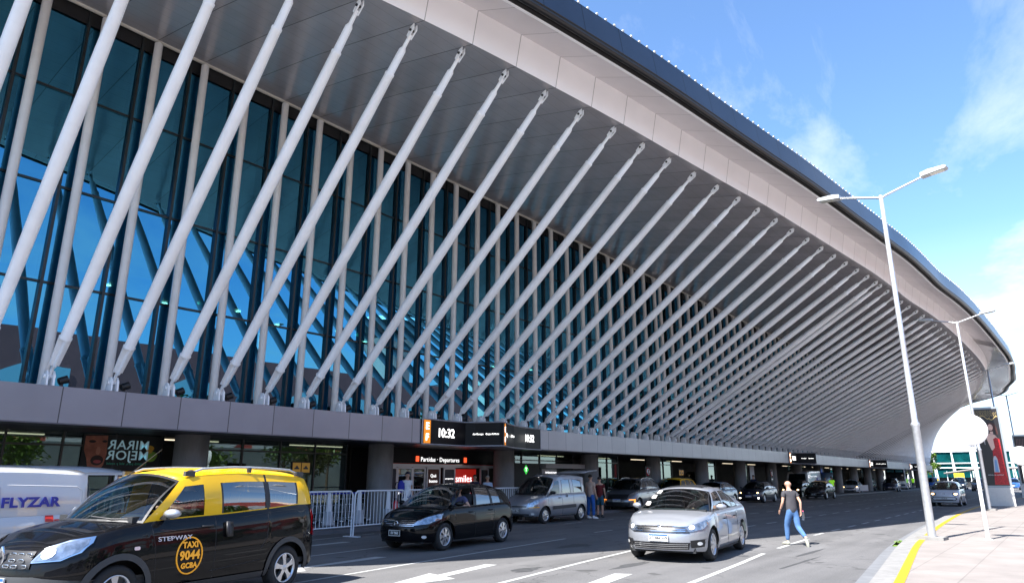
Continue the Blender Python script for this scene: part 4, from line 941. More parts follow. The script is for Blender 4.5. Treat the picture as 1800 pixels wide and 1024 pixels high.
c.P([(-.86, .30), (.86, .30), (.84, .52), (.5, .58), (-.5, .58), (-.84, .52)], 'F', M_trim, 'front_bumper', res=.07, off=.010)
c.both([(.52, .33), (.78, .35), (.76, .49), (.55, .47)], M_black, 'fog_recess', off=.016, res=.05); c.both([(.56, .36), (.74, .375), (.73, .46), (.58, .45)], M_chrome, 'fog_surround', off=.02, res=.05); c.both([(.60, .38), (.71, .39), (.70, .44), (.61, .43)], M_black, 'fog_lamp', off=.024, res=.05)
c.both([(.42, .72), (.50, .88), (.64, .95), (.78, .99), (.80, .92), (.78, .82), (.68, .74)], M_chrome, 'headlight_rim', off=.010, res=.05); c.both([(.445, .735), (.52, .87), (.64, .93), (.77, .965), (.785, .91), (.765, .83), (.68, .755)], M_lamp, 'headlight', off=.015, res=.05)
c.both([(.56 + .06 * math.cos(a), .82 + .06 * math.sin(a)) for a in [q * math.pi / 5 for q in range(10)]], M_lampin, 'headlight_bulb', off=.02, res=.05)
c.P([(-.44, .66), (.44, .66), (.42, .84), (-.42, .84)], 'F', M_black, 'grille', off=.010, res=.05)
for rz_, zz in enumerate((.69, .75, .81)):
    for q in range(-3, 4):
        xx = q * .125 + (.06 if rz_ % 2 else 0)
        if abs(xx) < .09 or abs(xx) > .40: continue
        hh = c.bvh.ray_cast(Vector((xx, -9, zz)), Vector((0, 1, 0)))[0]; m_ = MB(); m_.path([(xx - .045, hh.y - .02, zz - .014), (xx + .045, hh.y - .02, zz - .014), (xx + .055, hh.y - .02, zz), (xx + .045, hh.y - .02, zz + .014), (xx - .045, hh.y - .02, zz + .014), (xx - .055, hh.y - .02, zz), (xx - .045, hh.y - .02, zz - .014)], .006, 5); m_.build('grille_link', M_chrome, c.o)
hh = c.bvh.ray_cast(Vector((.001, -9, .76)), Vector((0, 1, 0)))[0]
m_ = MB(); m_.path([(0, hh.y - .035, .89), (.062, hh.y - .035, .77), (0, hh.y - .03, .65), (-.062, hh.y - .035, .77), (0, hh.y - .035, .89)], .017, 6); m_.build('badge', M_chrome, c.o)
c.plate('AG 010 FR', .50)
c.bothb([(.80, .78), (.90, .78), (.90, 1.18), (.82, 1.16)], M_red, 'tail_light', res=.06)
for D in 'LR': c.P([(4.22, .75), (4.34, .78), (4.35, 1.16), (4.25, 1.12)], D, M_red, 'tail_light', res=.06, off=.012)
rails(c, M_steel, 1.85, 4.15, .055)
for sg in (1, -1):
    for u in (1.92, 3.0, 4.08): MB().box((sg * .625, u - c.L / 2, lerp(u, *TAXI['roof']) - .04), (.05, .16 if u != 3.0 else .05, .07)).build('rail_foot', M_trim, c.o)
MB().path([(0.0, 1.45 - c.L / 2, 1.68), (-.02, 1.95 - c.L / 2, 2.05)], [.008, .003], 5).build('aerial', M_black, c.o)
M_tor = mat('taxi_orange_lettering', (.95, .42, .02), .45, emit=(1, .4, .02, .05)); M_tsil = mat('silver_lettering', (.6, .6, .62), .3, .6)
def side_text(c, s_, size, u, z, m, bold=.004, sx=1.):
    p = c.hit('L', u - c.L / 2, z); q = c.hit('L', u - c.L / 2 + .2, z); ax = (q - p).normalized(); p2 = c.hit('L', u - c.L / 2, z + .15); ay = (p2 - p).normalized()
    return text(s_, size, m, p + Vector((.012, 0, 0)), ax, ay, c.o, bold=bold, depth=.002, sx=sx)
side_text(c, 'TAXI', .105, 1.84, .80, M_tor); side_text(c, '9044', .15, 1.84, .67, M_tor, .006); side_text(c, 'GCBA', .09, 1.84, .545, M_tor); side_text(c, 'STEPWAY', .075, 1.60, .90, M_tsil, .001, 1.5)
m_ = MB(); m_.path([c.hit('L', 1.84 - c.L / 2 + .20 * math.cos(a * math.pi / 16), .67 + .225 * math.sin(a * math.pi / 16)) + Vector((.004, 0, 0)) for a in range(33)], .010, 6); m_.build('orange_ring', M_tor, c.o)
c.P([(2.42, .86), (2.52, .86), (2.53, 1.05), (2.42, 1.06)], 'L', M_black, 'door_handle', thick=.03, off=.03)
c.P(rrect(1.02, .80, 1.10, .84, .01), 'L', M_lampin, 'side_repeater', off=.008, res=.05)
wp = MB(); hh = [c.bvh.ray_cast(Vector((xx, yy - c.L / 2, 5)), Vector((0, 0, -1)))[0] + Vector((0, 0, .015)) for xx, yy in ((.15, .92), (.45, .98), (.70, 1.12))]; wp.path(hh, .012, 5); wp.build('wiper', M_black, c.o)
taxi = c
# ---- 2 silver sedan on the road
CIT = spec(SED, L=4.62, W=1.80, H=1.49, r=.325, fw=.92, rw=3.63, belt=([0, .10, .4, 1.2, 2.3, 3.7, 4.35, 4.62], [.66, .76, .86, .96, .98, 1.01, 1.02, .90]), roof=([1.8, 2.2, 2.7, 3.1, 3.5], [1.41, 1.48, 1.49, 1.44, 1.34]),
           cells=[(1.14, 1.90, 'P'), (1.28, 1.98, 'G'), (2.22, 2.38, 'P'), (2.30, 2.46, 'D'), (3.10, 2.98, 'P'), (3.14, 3.02, 'D'), (3.62, 3.20, 'P'), (4.22, 3.40, 'E')], paint=P_silver, rim='a10' if 0 else 'a8', nf=(.95, 2.4), crown=.06)
rz = math.atan2(.39, 2.69)
x, y = place(-6.07, 14.53, rz, CIT)
c = Car('sedan', 'silver four-door sedan driving in sunlight in the middle of the road', 'car', x, y, rz, **CIT)
c.both([(.36, .64), (.46, .68), (.66, .74), (.86, .84), (.85, .74), (.80, .65), (.62, .60), (.40, .60)], M_lamp, 'headlight', off=.010, res=.05); c.both([(.62 + .05 * math.cos(a), .68 + .045 * math.sin(a)) for a in [q * math.pi / 5 for q in range(10)]], M_lampin, 'headlight_bulb', off=.016, res=.05)
c.P([(-.60, .58), (.60, .58), (.50, .69), (-.50, .69)], 'F', M_black, 'grille', off=.010, res=.05)
for zz in (.60, .64, .685): c_ = c.P([(-.52, zz), (.52, zz), (.52, zz + .016), (-.52, zz + .016)], 'F', M_chrome, 'grille_bar', off=.016, res=.06)
for zz in (.70, .735):
    hy = c.bvh.ray_cast(Vector((.001, -9, zz)), Vector((0, 1, 0)))[0].y - .02; MB().path([(-.10, hy, zz - .055), (0, hy - .01, zz), (.10, hy, zz - .055)], .012, 6).build('badge', M_chrome, c.o)
c.P([(-.56, .27), (.56, .27), (.60, .40), (-.60, .40)], 'F', M_black, 'lower_grille', off=.010, res=.06)
for zz in (.29, .325, .36): c.P([(-.55, zz), (.55, zz), (.55, zz + .012), (-.55, zz + .012)], 'F', M_chrome, 'grille_bar', off=.016, res=.08)
c.both([(.60, .30), (.86, .32), (.84, .46), (.60, .44)], M_black, 'fog_recess', off=.012, res=.06); c.both([(.74 + .04 * math.cos(a), .38 + .035 * math.sin(a)) for a in [q * math.pi / 4 for q in range(8)]], M_lampin, 'fog_lamp', off=.02, res=.05)
c.plate('AC 884 WR', .49)
c.P([(-.40, 2.1 - c.L / 2), (.40, 2.1 - c.L / 2), (.40, 2.85 - c.L / 2), (-.40, 2.85 - c.L / 2)], 'T', M_black, 'sunroof', off=.008, res=.15)
for D in 'LR': c.P([(4.3, .78), (4.52, .80), (4.5, .93), (4.28, .92)], D, M_red, 'tail_light', res=.06, off=.01)
M_stk = mat('sticker', (.8, .75, .72), .5)
for xx, zz in ((-.62, 1.10), (-.56, 1.24), (-.50, 1.34)): c.P(rrect(xx - .06, zz - .035, xx + .06, zz + .035, .01), 'F', M_stk, 'sticker', off=.008, res=.05)
cit = c
# ---- 3 black hatchback
rz = math.atan2(.32, 2.60)
NIS = spec(HAT, L=4.25, W=1.70, H=1.535, r=.315, fw=.86, rw=3.46, paint=P_black, rim='cap', nf=(.9, 2.5), roof=([1.6, 2.0, 2.6, 3.3, 3.9], [1.44, 1.52, 1.535, 1.50, 1.38]),
           cells=[(1.0, 1.72, 'P'), (1.14, 1.84, 'O'), (2.14, 2.26, 'P'), (2.22, 2.34, 'D'), (2.95, 2.95, 'P'), (3.00, 3.0, 'D'), (3.45, 3.35, 'P'), (4.10, 3.80, 'E')])
x, y = place(-11.91, 12.6, rz, NIS)
c = Car('hatchback', 'black five-door hatchback in the shade with its driver window down', 'car', x, y, rz, **NIS)
c.both([(.42, .58), (.52, .70), (.80, .84), (.82, .72), (.72, .62)], M_lamp, 'headlight', off=.010, res=.05); c.P([(-.46, .56), (.46, .56), (.50, .69), (-.50, .69)], 'F', M_black, 'grille', off=.009, res=.06)
for zz in (.575, .61, .645, .68): c.both([(.10, zz), (.47, zz), (.47, zz + .010), (.10, zz + .010)], M_chrome, 'grille_bar', off=.014, res=.08)
c.emblem(.625, .055); c.plate('IIV 960', .42, black=True, blue=False, w=.34); c.both([(.66 + .04 * math.cos(a), .34 + .035 * math.sin(a)) for a in [q * math.pi / 4 for q in range(8)]], M_lampin, 'fog_lamp', off=.014, res=.05)
for D in 'LR': c.P([(3.95, .86), (4.18, .90), (4.15, 1.06), (3.98, 1.02)], D, M_red, 'tail_light', res=.06, off=.01)
nis = c
# ---- 4 silver van with raised tailgate
KAN = spec(TAXI, L=4.03, W=1.67, H=1.82, r=.30, fw=.80, rw=3.40, paint=P_grey, gpaint=P_grey, rim='cap', mpaint=M_black, belt=([0, .08, .3, .8, 1.3, 2.5, 4.03], [.66, .76, .88, 1.0, 1.05, 1.08, 1.10]),
           roof=([1.45, 1.8, 2.2, 2.8, 3.4, 4.0], [1.66, 1.77, 1.81, 1.83, 1.82, 1.79]), cells=[(.92, 1.66, 'P'), (1.06, 1.80, 'G'), (1.90, 1.96, 'P'), (2.06, 2.10, 'D'), (2.72, 2.72, 'P'), (2.92, 2.92, 'D'), (3.62, 3.60, 'P'), (4.0, 3.93, 'E')],
           seams=[[[(1.0, .34), (.98, 1.0)], [(1.98, .3), (1.98, 1.05)], [(2.8, .5), (2.84, 1.06)]]], handles=[(1.8, .92)])
rz = .03
x, y = place(-15.83, 22.2, rz, KAN)
c = Car('minivan', 'silver tall minivan at the pavement with its tailgate raised', 'van', x, y, rz, **KAN)
for D in 'LR': c.P([(1.25, .50), (2.95, .54), (2.95, .66), (1.25, .62)], D, M_trim, 'side_moulding', off=.014, res=.1); c.P([(2.3, .93), (2.37, .93), (2.37, 1.03), (2.3, 1.03)], D, M_black, 'door_handle', off=.02)
c.both([(.45, .60), (.46, .74), (.58, .84), (.72, .86), (.74, .66), (.66, .60)], M_lamp, 'headlight', off=.010, res=.05); c.both([(.50, .56), (.76, .58), (.76, .62), (.50, .60)], mat('amber_lens', (.7, .35, .08), .2, coat=1), 'indicator', off=.014, res=.05)
c.P([(-.42, .60), (.42, .60), (.42, .64), (-.42, .64)], 'F', M_black, 'grille', off=.009, res=.06); c.P([(-.5, .28), (.5, .28), (.5, .36), (-.5, .36)], 'F', M_black, 'lower_grille', off=.009, res=.06); c.plate('DRV 920', .47, black=True, blue=False, w=.34)
c.both([(.60 + .045 * math.cos(a), .36 + .04 * math.sin(a)) for a in [q * math.pi / 4 for q in range(8)]], M_lampin, 'fog_lamp', off=.014, res=.05)
rails(c, M_trim, 2.1, 3.85, .05)
m_ = MB(); m_.grid([[(xx, c.L / 2 - .12 + t * 1.05, 1.80 + .10 * math.sin(t * 1.6) + .04) for xx in (-.7, -.5, 0, .5, .7)] for t in (0, .33, .66, 1)]); tg = m_.build('tailgate', P_grey, c.o); tg.modifiers.new('t', 'SOLIDIFY').thickness = .05
m_ = MB(); m_.grid([[(xx, c.L / 2 - .05 + t * .55 + .1, 1.785 + .10 * math.sin((t * .6 + .1) * 1.6)) for xx in (-.5, 0, .5)] for t in (0, .5, 1)]); m_.build('tailgate_window', G_dark, tg)
# ---- 5 grey SUV
FRD = spec(SUV, paint=P_dgrey, rim='a5', mpaint=P_dgrey)
FRD['L'] = 4.55; rz = .12
x, y = place(-17.35, 32.5, rz, FRD)
c = Car('suv', 'dark grey SUV with an orange fog light and silver roof rails parked behind the minivan', 'car', x, y, rz, **FRD)
c.P([(-.52, .62), (.52, .62), (.56, .86), (-.56, .86)], 'F', M_black, 'grille', off=.010, res=.07); c.both([(.50, .84), (.56, .92), (.86, .98), (.86, .90), (.66, .85)], M_lamp, 'headlight', off=.012, res=.05)
c.both([(.60, .62), (.84, .64), (.84, .46), (.80, .46), (.80, .59), (.60, .58)], M_orange, 'fog_lamp', off=.014, res=.05); c.P([(-.62, .32), (.62, .32), (.66, .50), (-.66, .50)], 'F', M_black, 'lower_grille', off=.010, res=.07); c.plate('AE 874 CZ', .58)
rails(c, M_chrome, 1.95, 3.95, .05)
# ---- 6 yellow roofed taxi behind it
DUS = spec(SUV, W=1.80, paint=P_black, gpaint=P_yellow, rim='a5')
c = Car('taxi', 'small black taxi with orange-yellow roof standing behind the dark grey SUV', 'taxi', -19.1, 40.2, .06, **DUS)
front_generic(c, .84, .96, .5, .84, (.70, .86), .5, (.32, .5), plate='AB 112 JK', pz=.6); rails(c, M_black, 1.95, 3.9, .05)
# ---- 7 blue grey sedan
c = Car('sedan', 'pale blue-grey sedan parked between the small taxi and the dark sedan', 'car', -18.75, 45.6, 0, **spec(SED, paint=P_lblue, dark=True)); front_generic(c, .64, .76, plate='AA 406 FD')
# ---- 8 dark sedan
x, y = place(-17.0, 50.1, .04, SED)
c = Car('sedan', 'dark blue-black sedan with lit orange headlights near the walking man', 'car', x, y, .04, **spec(SED, paint=P_navy, dark=True)); front_generic(c, .62, .72, .46, .82, (.60, .70), .5, plate='AD 351 LQ', pz=.46, badge=.66)
c.both([(.58 + .05 * math.cos(a), .665 + .035 * math.sin(a)) for a in [q * math.pi / 4 for q in range(8)]], M_on, 'lit_headlight', off=.02, res=.05); c.both([(.62 + .05 * math.cos(a), .33 + .04 * math.sin(a)) for a in [q * math.pi / 4 for q in range(8)]], M_white_on, 'lit_fog_lamp', off=.02, res=.05)
# ---- 9 taxi sedan and the dark car beside it
x, y = place(-15.75, 61.25, .02, SED)
c = Car('taxi', 'black and yellow taxi sedan at the kerb left of the man in the green vest', 'taxi', x, y, .02, **spec(SED, L=4.15, W=1.68, paint=P_black, gpaint=paint('paint_taxi_roof', (.80, .40, .02)))); front_generic(c, .60, .70, .44, .78, plate='GPL 381', black=True, blue=False)
c = Car('hatchback', 'dark grey hatchback with one lit headlight half hidden beside the taxi sedan', 'car', -19.1, 64.8, .0, **spec(HAT, paint=P_black)); front_generic(c, .64, .74, plate='HKD 552', black=True, blue=False)
c.both([(-.6 + .07 * math.cos(a), .69 + .05 * math.sin(a)) for a in [q * math.pi / 4 for q in range(8)]], M_on, 'lit_headlight', off=.02, res=.05)
# ---- 10 little white car on the right
UP = spec(HAT, L=3.6, W=1.64, H=1.48, r=.29, fw=.62, rw=3.03, paint=P_white, mpaint=M_black, belt=([0, .10, .35, .85, 2.0, 3.2, 3.6], [.66, .76, .90, .98, 1.0, 1.02, .95]), roof=([1.35, 1.75, 2.3, 2.9, 3.4], [1.40, 1.47, 1.485, 1.46, 1.38]),
          cells=[(.78, 1.42, 'P'), (.90, 1.54, 'G'), (1.95, 2.0, 'P'), (2.05, 2.10, 'G'), (2.85, 2.80, 'P'), (3.5, 3.3, 'E')], seams=[[[(.86, .3), (.84, .95)], [(2.0, .26), (2.0, .98)]]], handles=[(1.8, .86)], wr=.70, nf=(.7, 2.8))
x, y = place(-5.5, 51.2, .0, UP)
c = Car('city_car', 'small white hatchback with orange headlights driving towards the camera on the right', 'car', x, y, 0, **UP)
c.both([(.42, .64), (.42, .76), (.60, .82), (.74, .80), (.76, .68), (.60, .63)], M_lamp, 'headlight', off=.010, res=.05); c.both([(.60 + .09 * math.cos(a), .72 + .05 * math.sin(a)) for a in [q * math.pi / 4 for q in range(8)]], M_on, 'lit_headlight', off=.018, res=.05)
m_ = c.P(rrect(-.66, .34, .66, .56, .10), 'F', M_black, 'lower_grille', off=.010, res=.07); c.P(rrect(-.61, .375, .61, .525, .07), 'F', P_white, 'bumper_insert', off=.016, res=.07); c.P(rrect(-.45, .37, .45, .40, .01), 'F', M_black, 'grille_slot', off=.02, res=.07); c.plate('LPF 451', .46, black=True, blue=False, w=.30, h=.09); c.emblem(.72, .06)
# ---- further cars down the road: small in the picture, simpler copies
c = Car('hatchback', 'white hatchback with its driver door open beyond the man in the green vest', 'car', -19.7, 87.5, .10, **spec(HAT, paint=P_white)); front_generic(c, .66, .76, plate='AC 220 MN')
c.both([(.66 + .08 * math.cos(a), .70 + .04 * math.sin(a)) for a in [q * math.pi / 4 for q in range(8)]], M_on, 'lit_headlight', off=.02, res=.05)
m_ = MB(); m_.prism([(0, .28), (1.0, .28), (1.02, .95), (.0, .92)], (.84, -1.05, 0), (.80, .6, 0), (0, 0, 1), (-.6, .8, 0), .06); m_.build('open_door', P_white, c.o)
c = Car('suv', 'dark SUV parked just in front of the white coach', 'car', -18.4, 102.5, .08, **spec(SUV, paint=P_navy, dark=True)); front_generic(c, .82, .94, .5, .84, (.68, .84), plate='AE 118 BB', pz=.55); sv = c
c = Car('minivan', 'black minivan with lit headlights left of the dark SUV by the coach', 'van', -21.2, 101.5, 0, **spec(KAN, W=1.8, paint=P_black, gpaint=P_black, dark=True)); c.both([(.60 + .09 * math.cos(a), .72 + .06 * math.sin(a)) for a in [q * math.pi / 4 for q in range(8)]], M_white_on, 'lit_headlight', off=.018, res=.05); c.plate('KLT 204', .47, black=True, blue=False)
bvn = c
c = Car('hatchback', 'silver-blue hatchback with raised tailgate behind the taxi sedan', 'car', -19.3, 73.2, 0, **spec(HAT, paint=P_lblue, dark=True)); front_generic(c, plate='AB 900 RT')
m_ = MB(); m_.grid([[(xx, c.L / 2 - .3 + t * .75, 1.45 + .75 * t) for xx in (-.62, 0, .62)] for t in (0, .5, 1)]); tg = m_.build('tailgate', P_lblue, c.o); tg.modifiers.new('t', 'SOLIDIFY').thickness = .05
def recolor(src, label, x, y, rz=0, old=None, new=None, name=None):
    o = copy_tree(src.o); o.location = (x, y, 0); o.rotation_euler.z = rz; o['label'] = label
    if name: o.name = name
    if new:
        done = {}
        def rec(q):
            if q.type == 'MESH' and q.data.materials and q.data.materials[0] == old:
                if q.data.name not in done: done[q.data.name] = q.data.copy(); done[q.data.name].materials[0] = new
                q.data = done[q.data.name]
            for k in kids(q): rec(k)
        rec(o)
    return o
P_blue = paint('paint_bright_blue', (.02, .09, .32)); P_red = paint('paint_red', (.35, .02, .02))
far = 'cars waiting at the far end of the road'
for q in [recolor(bvn, 'black van at the far end of the road above the small white car', -13.6, 128, 0, P_black, P_navy),
          recolor(sv, 'grey SUV with lit headlight between the white sign pole and the lamp post', -9.7, 113, 0, P_navy, P_dgrey),
          recolor(sv, 'bright blue SUV to the right of the tall advertising panel', -6.9, 128, .0, P_navy, P_blue),
          recolor(bvn, 'dark blue van in the far traffic left of the yellow sign', -18.2, 136, 0, P_black, P_blue),
          recolor(cit, 'silver sedan in the far traffic right of the yellow sign', -16.4, 150, 0),
          recolor(nis, 'dark hatchback far down the road in the traffic queue', -11.8, 140, 0),
          recolor(sv, 'white SUV far down the road in the traffic queue', -13.2, 152, 0, P_navy, P_white),
          recolor(sv, 'silver SUV furthest down the road in the traffic queue', -9.9, 150, 0, P_navy, P_silver)]: q['group'] = far
tsu = recolor(sv, 'black SUV with its tailgate raised beyond the small yellow-roofed taxi', -21.5, 46.5, 0, P_navy, P_black)
m_ = MB(); m_.grid([[(xx, 1.95 + t * .75 - .1, 1.66 + .40 * t) for xx in (-.66, 0, .66)] for t in (0, .5, 1)]); tg = m_.build('tailgate', P_black, tsu); tg.modifiers.new('t', 'SOLIDIFY').thickness = .05

# ------------------------------------------------------------------ people
SKIN = mat('skin', (.52, .30, .21), .5, noise=.06); SKIN2 = mat('skin_tanned', (.36, .20, .13), .5)
def cloth(n, c): return mat('cloth_' + n, c, .9, noise=.14, nscale=9, bump=.3, bscale=16)
def skinned(name, V, E_, m, parent, sub=2, root=0):
    me = bpy.data.meshes.new(name); me.from_pydata([v[0] for v in V], E_, []); o = bpy.data.objects.new(name, me); col.objects.link(o)
    md = o.modifiers.new('s', 'SKIN'); md.use_smooth_shade = True; md.branch_smoothing = .3
    for i, v in enumerate(V):
        r = v[1]; r = r if isinstance(r, tuple) else (r, r); sv = me.skin_vertices[0].data[i]; sv.radius = r; sv.use_root = (i == root)
    sb = o.modifiers.new('u', 'SUBSURF'); sb.levels = sub; sb.render_levels = sub
    dg = bpy.context.evaluated_depsgraph_get(); dg.update(); m2 = bpy.data.meshes.new_from_object(o.evaluated_get(dg)); bpy.data.objects.remove(o); bpy.data.meshes.remove(me)
    m2.name = name; m2.materials.clear(); m2.materials.append(m)
    for p in m2.polygons: p.use_smooth = True
    q = bpy.data.objects.new(name, m2); col.objects.link(q); q.parent = parent; return q
def person(label, x, y, rz, z=0, sh=None, tr=None, shoe=None, hair=None, skin=SKIN, arms=None, legs=None, lean=0., head=0., scale=1., shorts=False, seated=False, fingers=True, group=None, bald=False, longhair=False, sleeves=.55):
    o = thing('person', label, 'person', (x, y, z), rz, group); o.scale = (scale,) * 3
    A = {'L': [(.175, .0, 1.42), (.225, .02, 1.14), (.235, -.07, .90)], 'R': [(-.175, .0, 1.42), (-.225, .02, 1.14), (-.235, -.07, .90)]}
    Lg = {'L': [(.09, 0, .90), (.10, -.01, .50), (.10, .02, .09), (.105, -.15, .035)], 'R': [(-.09, 0, .90), (-.10, -.01, .50), (-.10, .02, .09), (-.105, -.15, .035)]}
    if seated:
        Lg = {'L': [(.09, -.02, .90), (.13, -.42, .93), (.13, -.50, .50), (.13, -.64, .45)], 'R': [(-.09, -.02, .90), (-.13, -.42, .93), (-.13, -.50, .50), (-.13, -.64, .45)]}
        A = {'L': [(.175, .0, 1.42), (.24, -.10, 1.17), (.15, -.38, 1.24)], 'R': [(-.175, .0, 1.42), (-.24, -.10, 1.17), (-.15, -.38, 1.24)]}
    A.update(arms or {}); Lg.update(legs or {})
    def ln(p): return (p[0], p[1] - lean * max(0, p[2] - .95), p[2])
    S = [((0, 0, .95), (.115, .085)), ((0, -.005, 1.12), (.105, .08)), ((0, 0, 1.30), (.135, .09)), ((0, .01, 1.42), (.11, .075)), ((0, .005, 1.49), (.056, .056)), ((0, -.01, 1.545), (.055, .06))]
    hd = Matrix.Rotation(head, 3, 'Z')
    H = [Vector((0, -.015, 1.585)), Vector((0, -.012, 1.645)), Vector((0, .0, 1.70)), Vector((0, .005, 1.735))]; HR = [(.062, .075), (.076, .092), (.074, .088), (.045, .055)]
    V = [(ln(p), r) for p, r in S] + [(ln(p), r) for p, r in zip(H, HR)]; E_ = [(i, i + 1) for i in range(9)]
    def add(p, r, to): V.append((ln(p), r)); E_.append((to, len(V) - 1)); return len(V) - 1
    f = hd @ Vector((0, -1, 0)); c0 = Vector((0, -.01, 0))
    add(Vector((0, -.01, 1.645)) + f * .098, .012, 7)                              # nose
    for sg in (-1, 1): add(Vector((0, 0, 1.645)) + (hd @ Vector((sg * .086, .01, 0))), (.012, .02), 7)     # ears
    for k, sg in (('L', 1), ('R', -1)):
        a = A[k]; i = add(a[0], .058, 3); i = add((Vector(a[0]) + (Vector(a[1]) - Vector(a[0])) * .5), .046, i); i = add(a[1], .038, i); i = add(Vector(a[1]).lerp(Vector(a[2]), .35), .037, i); i = add(a[2], .025, i)
        d = (Vector(a[2]) - Vector(a[1])).normalized(); w = Vector(a[2]) + d * .05; p_ = Vector((1, 0, 0)).cross(d)
        if p_.length < .1: p_ = Vector((0, 0, 1))
        p_.normalize(); i = add(w, (.030, .022), i)
        if fingers:
            cur = Vector((-sg * .012, -.012, 0))
            for q in range(4):
                b = w + d * .045 + p_ * (q - 1.5) * .018; j = add(b, .010, i); L_ = [.034, .038, .036, .028][q]; j = add(b + d * L_ + cur, .0085, j); add(b + d * L_ * 1.8 + cur * 2.6, .0075, j)
            j = add(w + p_ * -.034 + d * .008, .011, i); add(w + p_ * -.048 + d * .045 + cur, .009, j)
        l = Lg[k]; i = add(l[0], .088, 0); i = add(Vector(l[0]).lerp(Vector(l[1]), .5), .076, i); i = add(l[1], .056, i); i = add(Vector(l[1]).lerp(Vector(l[2]), .35), .055, i); i = add(l[2], .036, i); add(Vector(l[2]).lerp(Vector(l[3]), .6), .032, i)
    skinned('body', V, E_, skin, o, 1 if fingers else 1)
    sh = sh or cloth('white', (.7, .7, .7)); tr = tr or cloth('jeans', (.08, .16, .30)); shoe = shoe or cloth('shoe', (.04, .04, .04))
    V = [((0, 0, .80), (.178, .150)), ((0, -.005, 1.06), (.168, .136)), ((0, 0, 1.30), (.172, .128)), ((0, .01, 1.42), (.132, .10)), ((0, .005, 1.475), (.072, .070))]; V = [(ln(p), r) for p, r in V]; E_ = [(0, 1), (1, 2), (2, 3), (3, 4)]
    for k in 'LR':
        a = A[k]; i = add(a[0], .074, 3); i = add(Vector(a[0]).lerp(Vector(a[1]), sleeves), .064, i)
        if sleeves > .9: add(Vector(a[1]).lerp(Vector(a[2]), .9), .045, i)
    skinned('shirt', V, E_, sh, o)
    V = [((0, 0, 1.08), (.150, .118)), ((0, 0, .90), (.160, .130))]; V = [(ln(p), r) for p, r in V]; E_ = [(0, 1)]
    for k in 'LR':
        l = Lg[k]; i = add(Vector(l[0]) + Vector((0, 0, -.04)), .106, 1); i = add(Vector(l[0]).lerp(Vector(l[1]), .55), .096, i); i = add(Vector(l[1]), .080 if not shorts else .088, i)
        if not shorts: i = add(Vector(l[1]).lerp(Vector(l[2]), .5), .072, i); add(Vector(l[2]) + (Vector(l[1]) - Vector(l[2])).normalized() * .03, .056, i)
    skinned('shorts' if shorts else 'trousers', V, E_, tr, o)
    for k in 'LR':
        l = Lg[k]; a, b = Vector(l[2]), Vector(l[3]); d = (b - a); dh = Vector((d.x, d.y, d.z)).normalized(); he = a - dh * .04 + Vector((0, 0, -.045))
        mb = MB(); mb.path([he - dh * .03, he, he.lerp(b, .5), b, b + dh * .07, b + dh * .10], [.02, .046, .048, .046, .038, .015], 10); mb.path([a + Vector((0, 0, .03)), he.lerp(b, .1)], [.044, .046], 10); mb.build('shoe', shoe, o)
    if not bald:
        hm = hair or cloth('dark_hair', (.02, .015, .012)); mb = MB(); c_ = Vector(ln((0, .012, 1.685)))
        pts = []
        for i in range(7):
            th = i / 6 * math.pi * .62; row = []
            for j in range(17):
                ph = j / 16 * 2 * math.pi; v = Vector((math.sin(th) * math.sin(ph) * .088, -math.sin(th) * math.cos(ph) * .103, math.cos(th) * .088)); front = max(0, math.cos(ph)) * (i / 6)
                v.z += front * .045; v *= 1 + .03 * random.random(); row.append(c_ + hd @ v)
            pts.append(row)
        mb.grid(pts); hh_ = mb.build('hair', hm, o); hh_.modifiers.new('t', 'SOLIDIFY').thickness = .012
        if longhair: MB().path([c_ + Vector((0, .06, .0)), c_ + Vector((0, .10, -.12)), c_ + Vector((0, .09, -.28))], [.07, .075, .03], 10).build('hair_length', hm, o)
    e = MB()
    for sg in (-1, 1):
        p = Vector(ln((0, -.012, 1.652))) + hd @ Vector((sg * .032, -.086, .008)); e.lathe([(0, -.009), (.008, -.005), (.008, .005), (0, .009)], p, n=8)
    e.build('eyes', mat('eye', (.02, .015, .01), .2), o)
    MB().path([Vector(ln((0, -.012, 1.612))) + hd @ Vector((s_ * .022, -.088 + abs(s_) * .004, 0)) for s_ in (-1, 0, 1)], .005, 5).build('mouth', mat('lips', (.30, .10, .08), .5), o)
    return o
C_char = cloth('charcoal', (.045, .043, .050)); C_jeans = cloth('blue_jeans', (.06, .14, .30)); C_tan = cloth('beige', (.48, .34, .27)); C_blue = cloth('strong_blue', (.02, .10, .35)); C_white = cloth('white', (.72, .74, .78)); C_lblue = cloth('light_blue', (.45, .55, .72)); C_dred = cloth('dark_red', (.12, .01, .012)); C_teal = cloth('teal', (.02, .09, .14)); C_hv = mat('hi_vis', (.30, .75, .03), .8, emit=(.4, 1, .05, .12)); C_navy = cloth('navy', (.015, .02, .05)); C_grey = cloth('grey_hair', (.35, .34, .33)); C_pink = cloth('pinkish', (.5, .3, .3)); C_shoe = cloth('grey_shoe', (.28, .28, .24)); C_wsh = cloth('white_shoe', (.7, .7, .7))
